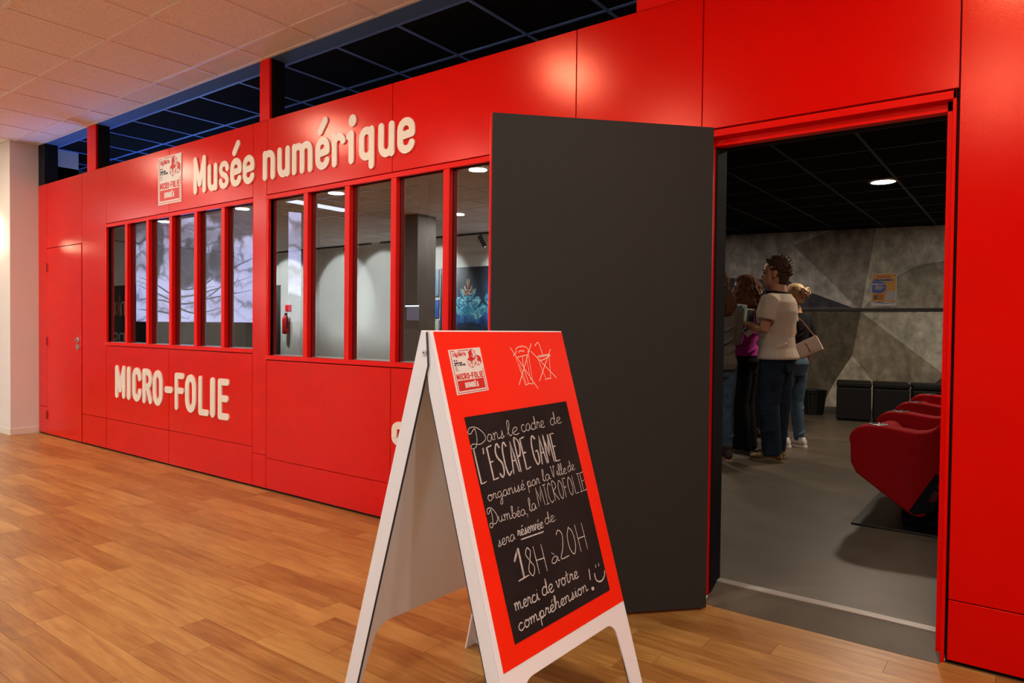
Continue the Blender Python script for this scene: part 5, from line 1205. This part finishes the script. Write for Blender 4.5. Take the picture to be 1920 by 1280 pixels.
def hair_long(hm, length=.30, curl=.02, vol=1.0, tail=False, bun=False, n=90):
    def f(e, R, c, body):
        mb = MB(); rnd = random.Random(int(length * 100) + n)
        mb.loft([[R @ Vector(p) + c for p in ringz(z, cx, 0, a * vol, b_ * vol, 18)] for z, cx, a, b_ in ((.04, -.07, .03, .045), (.08, -.055, .055, .066), (.13, -.038, .076, .082), (.18, -.022, .096, .086), (.215, -.016, .09, .078), (.242, -.014, .062, .052), (.252, -.012, .02, .02))])
        if tail:
            mb.ell(R @ Vector((-.105, 0, .10)) + c, (.03, .03, .03), 12, 8)
            for i in range(n):
                a = rnd.uniform(0, 2 * pi); sp = rnd.uniform(0, 1) ** .5; ph = rnd.uniform(0, 6)
                pts = [R @ Vector((-.105, 0, .10)) + c]
                for q in range(1, 8):
                    f_ = q / 7; w_ = sin(pi * f_ * .8) * .095 * sp; pts.append(pts[0] + Vector((w_ * cos(a) * .7 - .04 * f_ + curl * sin(ph + q) * .3, w_ * sin(a) * 1.25 + curl * cos(ph + q * 1.3) * .4, -length * f_)))
                mb.tube(pts, [.010, .011, .011, .010, .009, .008, .007, .003], 6)
        elif bun:
            bc = R @ Vector((-.125, 0, .15)) + c
            for i in range(n):
                a = rnd.uniform(0, 2 * pi); b_ = rnd.uniform(-1.2, 1.2); r_ = .045; p = Vector((cos(a) * cos(b_), sin(a) * cos(b_), sin(b_))) * r_
                q = p.cross(Vector((rnd.uniform(-1, 1), rnd.uniform(-1, 1), rnd.uniform(-1, 1)))).normalized() * .022
                mb.tube([bc + p - q, bc + p * rnd.uniform(1.1, 1.75), bc + p + q], [.006, .007, .004], 6)
            for i in range(40):
                y = rnd.uniform(-.07, .07); mb.tube([R @ Vector((-.02, y, .235 - abs(y) * .6)) + c, R @ Vector((-.08, y * .8, .20 - abs(y) * .5)) + c, bc], [.006, .008, .006], 6)
        else:
            for i in range(n):
                t = rnd.uniform(radians(55), radians(305)); z = rnd.uniform(.10, .23)
                rr = math.sqrt(max(0, 1 - ((z - .14) / .12) ** 2)) ; p = Vector((-.02 + .095 * rr * cos(t) * vol, .085 * rr * sin(t) * vol, z)); ph = rnd.uniform(0, 6)
                pts = [R @ p + c]; out = Vector((cos(t), sin(t), 0)); ln = length * rnd.uniform(.75, 1.05) + (z - .1)
                for q in range(1, 9):
                    f_ = q / 8; sp = .055 * sin(pi * min(f_ * .62, 1)) * vol
                    pts.append(R @ (p + out * sp + Vector((-.02 * f_, 0, -ln * f_)) + Vector((curl * sin(ph + q * 1.5), curl * cos(ph + q * 1.7), 0))) + c)
                mb.tube(pts, [.012, .013, .013, .013, .012, .012, .011, .009, .004], 6)
        bake(mb.build('hair', hm, e), .0062, 1)
        if tail:
            m = MB(); m.lathe([(.022, -.012), (.026, 0), (.022, .012)], 0, 0, 14); m.v = [tuple(R @ (Vector(p) + Vector((-.112, 0, .085))) + c) for p in m.v]; m.build('hair_tie', BLACK, e)
    return f
HB = mat('brown_hair', (.055, .026, .012), rough=.75, spec=.2, var=.5, vscale=60, stretch=(3, 3, .6)); HC = mat('chestnut_curls', (.085, .032, .012), rough=.8, spec=.15, var=.5, vscale=50, stretch=(2, 2, 1)); HD = mat('auburn_ponytail', (.085, .034, .014), rough=.75, spec=.2, var=.5, vscale=50, stretch=(3, 3, .6)); HBL = mat('blond_hair', (.38, .24, .11), rough=.5, var=.4, vscale=60); HK = mat('near_black_hair', (.010, .008, .007), rough=.5)
DENIM = mat('dark_denim', (.016, .024, .037), rough=.9, spec=.1, bump=.3, bscale=400, var=.35, vscale=9); DENIM_L = mat('light_denim', (.065, .105, .15), rough=.9, spec=.1, bump=.3, bscale=400, var=.3, vscale=12)
KNIT = mat('grey_knit', (.14, .125, .11), rough=.95, spec=.05, bump=.9, bscale=220, var=.5, vscale=160); PINK = mat('magenta_cotton', (.42, .035, .27), rough=.85, spec=.1, bump=.2, bscale=120, var=.12, vscale=10); TEE = mat('beige_cotton', (.52, .42, .33), rough=.9, spec=.1, bump=.2, bscale=120, var=.08, vscale=10); BLK = mat('black_cotton', (.008, .008, .009), rough=.9, spec=.1)
def stand(spread=.10, x0=0.0, dx=.0):
    return {1: ((0, .085, .90), (.02 + dx, spread, .50), (-.02 + dx, spread, .085)), -1: ((0, -.085, .90), (.02, -spread, .50), (-.02, -spread, .085))}
ARM_DOWN = lambda s_: ((-.03, .235 * s_, 1.12), (.03, .24 * s_, .88), (0, 0, -1), (0, -s_, 0), .5)
def world_yaw(x, y): return math.atan2(y, x)
# man with leaflets
arms = {1: ((.02, .262, 1.16), (.235, .12, 1.205), (.75, -.55, .35), (.1, -.7, .6), 1.0), -1: ((-.05, -.245, 1.13), (.10, -.235, .92), (.6, .2, -.8), (0, .6, 0), .8)}
man, mbody, mhy, mhc = person('man in a beige t-shirt and dark jeans holding leaflets, headphones round his neck', (-1.80, 3.34, FZ), world_yaw(-1.0, .06), 1.775,
    dict(arms=arms, legs={1: ((0, .085, .90), (.03, .10, .50), (-.01, .10, .085)), -1: ((0, -.085, .90), (.0, -.10, .50), (.03, -.10, .085))}, hair=hair_short(HB), hair_mat=HB, head_yaw=4, hem=.90, waist=.99, top_mat=TEE, trouser_mat=DENIM, hem_flare=.06, top_infl=.024, leg_r=(.112, .10, .088, .082), cuff=-.025, folds=9,
         shoe_mat=mat('ochre_trail_shoe', (.20, .115, .035), rough=.6, var=.4, vscale=40), sole_mat=mat('ochre_sole', (.17, .11, .04), rough=.7), lace_mat=mat('pale_lace', (.5, .42, .3)), width=1.13, build=1.22, head=1.12, sleeve=.66, foot_yaw={1: 6, -1: -8}))
m = MB(); pts = [(.01 + .098 * cos(a), .098 * sin(a), 1.492 + .010 * cos(a)) for a in [radians(q) for q in range(40, 321, 20)]]; m.tube(pts, .011, 8); hp_ = m.build('headphones', BLACK, man)
for s_ in (1, -1):
    m = MB(); m.tube([(.075, .088 * s_, 1.480), (.095, .075 * s_, 1.470)], [.032, .032], 14); m.build('ear_cup', mat('headphone_grey', (.05, .05, .055), rough=.4), hp_)
m = MB(); wr = Vector(arms[1][1]); el = Vector(arms[1][0]); d = (wr - el).normalized(); c_ = wr - d * .03; u_ = d.cross(Vector((0, 0, 1))).normalized(); v_ = d.cross(u_)
m.tube([c_ + (u_ * cos(q * pi / 8) + v_ * sin(q * pi / 8)) * .030 for q in range(17)], .0045, 6); m.build('bracelet', mat('silver_chain', (.7, .7, .7), rough=.3, metal=.8), man)
for i_, (zz_, xx_) in enumerate(((.03, -.07), (.03, .07))):
    pass
# back pocket
m = MB(); m.add([(-.135, .035, .905), (-.125, .115, .905), (-.125, .105, .80), (-.136, .075, .785), (-.140, .045, .80)], [(0, 1, 2, 3, 4)]); o = m.build('back_pocket', DENIM, man); so_ = o.modifiers.new('t', 'SOLIDIFY'); so_.thickness = .006
# leaflets in his hand, things of their own
Mw = Matrix.Translation(man.location) @ Matrix.Rotation(man.rotation_euler.z, 4, 'Z') @ Matrix.Scale(1.775 / 1.78, 4)
hw = Mw @ (Vector(arms[1][1]) + Vector(arms[1][2]).normalized() * .075)
def leaflet(label, loc, rzx, tilt, w_, h_, strips):
    e = empty('leaflet', loc); e.rotation_euler = (0, tilt, rzx); tag(e, label, 'leaflet', 'leaflets in the man\'s hand')
    m = MB(); m.box(-w_ / 2, w_ / 2, -.0015, .0015, 0, h_); m.build('sheet', mat('leaflet_paper', (.80, .82, .84)), e)
    for i, (a, b_, col) in enumerate(strips):
        m = MB(); m.box(-w_ / 2 + w_ * a, -w_ / 2 + w_ * b_, -.0025, .0025, .008, h_ - .01); m.build('printed_band', mat('leaflet_%d_%s' % (i, label[:4]), col), e)
leaflet('blue, black and green leaflet held upright in the man\'s fist', hw + Vector((-.015, -.012, .0)), .32, .12, .085, .155, [(.06, .30, (.07, .38, .85)), (.32, .52, (.01, .03, .03)), (.54, .94, (.18, .62, .40))])
leaflet('dark patterned leaflet held behind the blue and green one', hw + Vector((.055, .03, -.055)), .45, .1, .075, .17, [(.08, .92, (.03, .045, .05)), (.42, .58, (.40, .42, .44))])
leaflet('pale folded sheet hanging below the man\'s hand', hw + Vector((.03, -.01, -.11)), .40, .9, .08, .10, [(.1, .4, (.05, .12, .10))])

# woman in magenta
w1, b1, _, _ = person('woman with long curly brown hair in a magenta top and black trousers, in profile', tuple(onZ(1394, 846, FZ)), world_yaw(-1.0, -.02), 1.66,
    dict(arms={1: ((.02, .20, 1.13), (.20, .10, 1.05), (.8, -.4, .2), (0, -.5, .5), .8), -1: ((.02, -.20, 1.13), (.22, -.08, 1.05), (.8, .4, .2), (0, .5, .5), .8)}, legs=stand(.095), hair=hair_long(HC, .27, .022, 1.12, n=110), hair_mat=HC, head_yaw=14, hem=.975, waist=1.0, top_mat=PINK, trouser_mat=BLK, width=.98, build=1.08, sleeve=2, top_infl=.022, leg_r=(.108, .098, .092, .09), cuff=-.045, shoe_mat=BLACK, sole_mat=mat('grey_sole', (.10, .09, .09)), hem_flare=.03))
# woman in grey knit at the door edge
w2_, b2_, _, _ = person('woman with brown ponytail, grey knit sweater and blue jeans at the door edge', tuple(onZ(1344, 862, FZ)), world_yaw(-.62, .78), 1.66,
    dict(arms={1: ((.02, .21, 1.12), (.20, .12, 1.02), (.8, -.4, .2), (0, -.5, .5), .8), -1: ((.05, -.175, 1.13), (.22, -.08, 1.02), (.8, .4, .1), (0, .5, .2), .8)}, legs=stand(.085), hair=hair_long(HD, .27, .012, 1.0, tail=True, n=110), hair_mat=HD, head_yaw=0, hem=.86, waist=.98, top_mat=KNIT, trouser_mat=DENIM_L, width=.84, sleeve=2, top_infl=.028, leg_r=(.098, .076, .070, .056), cuff=.03, shoe_mat=mat('dark_plum_boot', (.03, .018, .018), rough=.6), sole_mat=mat('pink_sole', (.42, .24, .20), rough=.7), hem_flare=.03, shoe_top=.15))
# blonde woman behind the man
w3, b3, _, _ = person('blonde woman with a messy bun, black jacket and ripped jeans, standing behind the man', tuple(onZ(1486, 838, FZ)), world_yaw(-.93, .36), 1.60,
    dict(arms={1: ((-.02, .21, 1.12), (.17, .13, 1.0), (.8, -.4, .2), (0, -.5, .5), .8), -1: ((-.07, -.225, 1.12), (.03, -.23, .90), (.3, .1, -.9), (0, .5, .2), .8)}, legs=stand(.085, dx=.08), hair=hair_long(HBL, .1, .01, 1.0, bun=True, n=90), hair_mat=HBL, head_yaw=0, hem=1.0, waist=1.02, top_mat=BLK, trouser_mat=DENIM_L, width=.9, sleeve=.9, top_infl=.026, leg_r=(.10, .078, .068, .052), cuff=-.01, shoe_mat=mat('white_sneaker', (.62, .58, .55), rough=.5), sole_mat=mat('white_sole', (.7, .66, .62))))
# dark haired visitor behind the magenta top
w4, b4, _, _ = person('dark haired visitor in black, mostly hidden between the magenta top and the man', (-2.42, 4.55, FZ), world_yaw(-.8, .6), 1.69,
    dict(arms={1: ARM_DOWN(1), -1: ARM_DOWN(-1)}, legs=stand(.09), hair=hair_long(HK, .34, .01, 1.05, n=70), hair_mat=HK, head_yaw=0, hem=.95, waist=1.0, top_mat=BLK, trouser_mat=BLK, width=.95, sleeve=2, shoe_mat=mat('brown_shoe', (.09, .03, .015)), sole_mat=BLACK))
# shoulder bag of the blonde woman
be = empty('shoulder_bag', (-1.665, 3.88, 1.06)); be.rotation_euler = (0, radians(-27), radians(8)); tag(be, 'white quilted shoulder bag with gold clasp hanging behind the man in beige', 'bag')
BAGM = bpy.data.materials.new('quilted_cream'); BAGM.use_nodes = True; nt = BAGM.node_tree; b_n = nt.nodes['Principled BSDF']; b_n.inputs['Roughness'].default_value = .5
tc = nt.nodes.new('ShaderNodeTexCoord'); mp = nt.nodes.new('ShaderNodeMapping'); mp.inputs['Rotation'].default_value = (0, radians(45), 0); nt.links.new(tc.outputs['Object'], mp.inputs[0])
vo = nt.nodes.new('ShaderNodeTexChecker'); vo.inputs['Scale'].default_value = 90; vo.inputs['Color1'].default_value = (.80, .73, .64, 1); vo.inputs['Color2'].default_value = (.62, .54, .45, 1); nt.links.new(mp.outputs[0], vo.inputs['Vector']); nt.links.new(vo.outputs[0], b_n.inputs['Base Color'])
m = MB(); m.box(-.105, .105, -.035, .035, -.075, .07); m.build('bag_body', BAGM, be, bevel=.012, seg=3)
m = MB(); m.box(-.107, .107, -.042, -.035, -.055, .072); m.build('flap', BAGM, be, bevel=.003)
m = MB(); m.box(-.106, .106, -.036, .036, -.079, -.073); m.build('base_trim', mat('tan_leather', (.28, .10, .06), rough=.5), be)
GOLD = mat('gold_metal', (.55, .33, .08), rough=.3, metal=.9)
m = MB(); m.tube([(-.004, -.046, .035), (-.002, -.048, -.03)], .005, 8); m.ell((-.004, -.048, .038), (.012, .005, .012), 10, 6); m.ell((-.002, -.048, -.034), (.012, .005, .012), 10, 6); m.build('clasp', GOLD, be)
m = MB(); m.tube([(-.10, 0, .06), (-.09, .02, .25), (-.02, .05, .38), (.05, .03, .25), (.09, 0, .06)], .006, 8); m.build('strap', mat('tan_leather', (.28, .10, .06)), be)
# low dark frame of the table the visitors stand at
te = empty('display_table', (-3.25, 5.3, FZ), .2); tag(te, 'dark display table in front of the visitors, its foot bar showing between their legs', 'table')
TBM = mat('dark_table', (.01, .01, .011), rough=.5)
m = MB(); m.box(-.6, .6, -.4, .4, .86, .90); m.build('tabletop', TBM, te, bevel=.004)
for sx_ in (-.55, .55):
    for sy_ in (-.35, .35):
        m = MB(); m.box(sx_ - .025, sx_ + .025, sy_ - .025, sy_ + .025, 0, .86); m.build('leg', TBM, te)
m = MB(); m.box(-.55, .55, -.37, -.33, .10, .14); m.build('foot_bar', TBM, te)
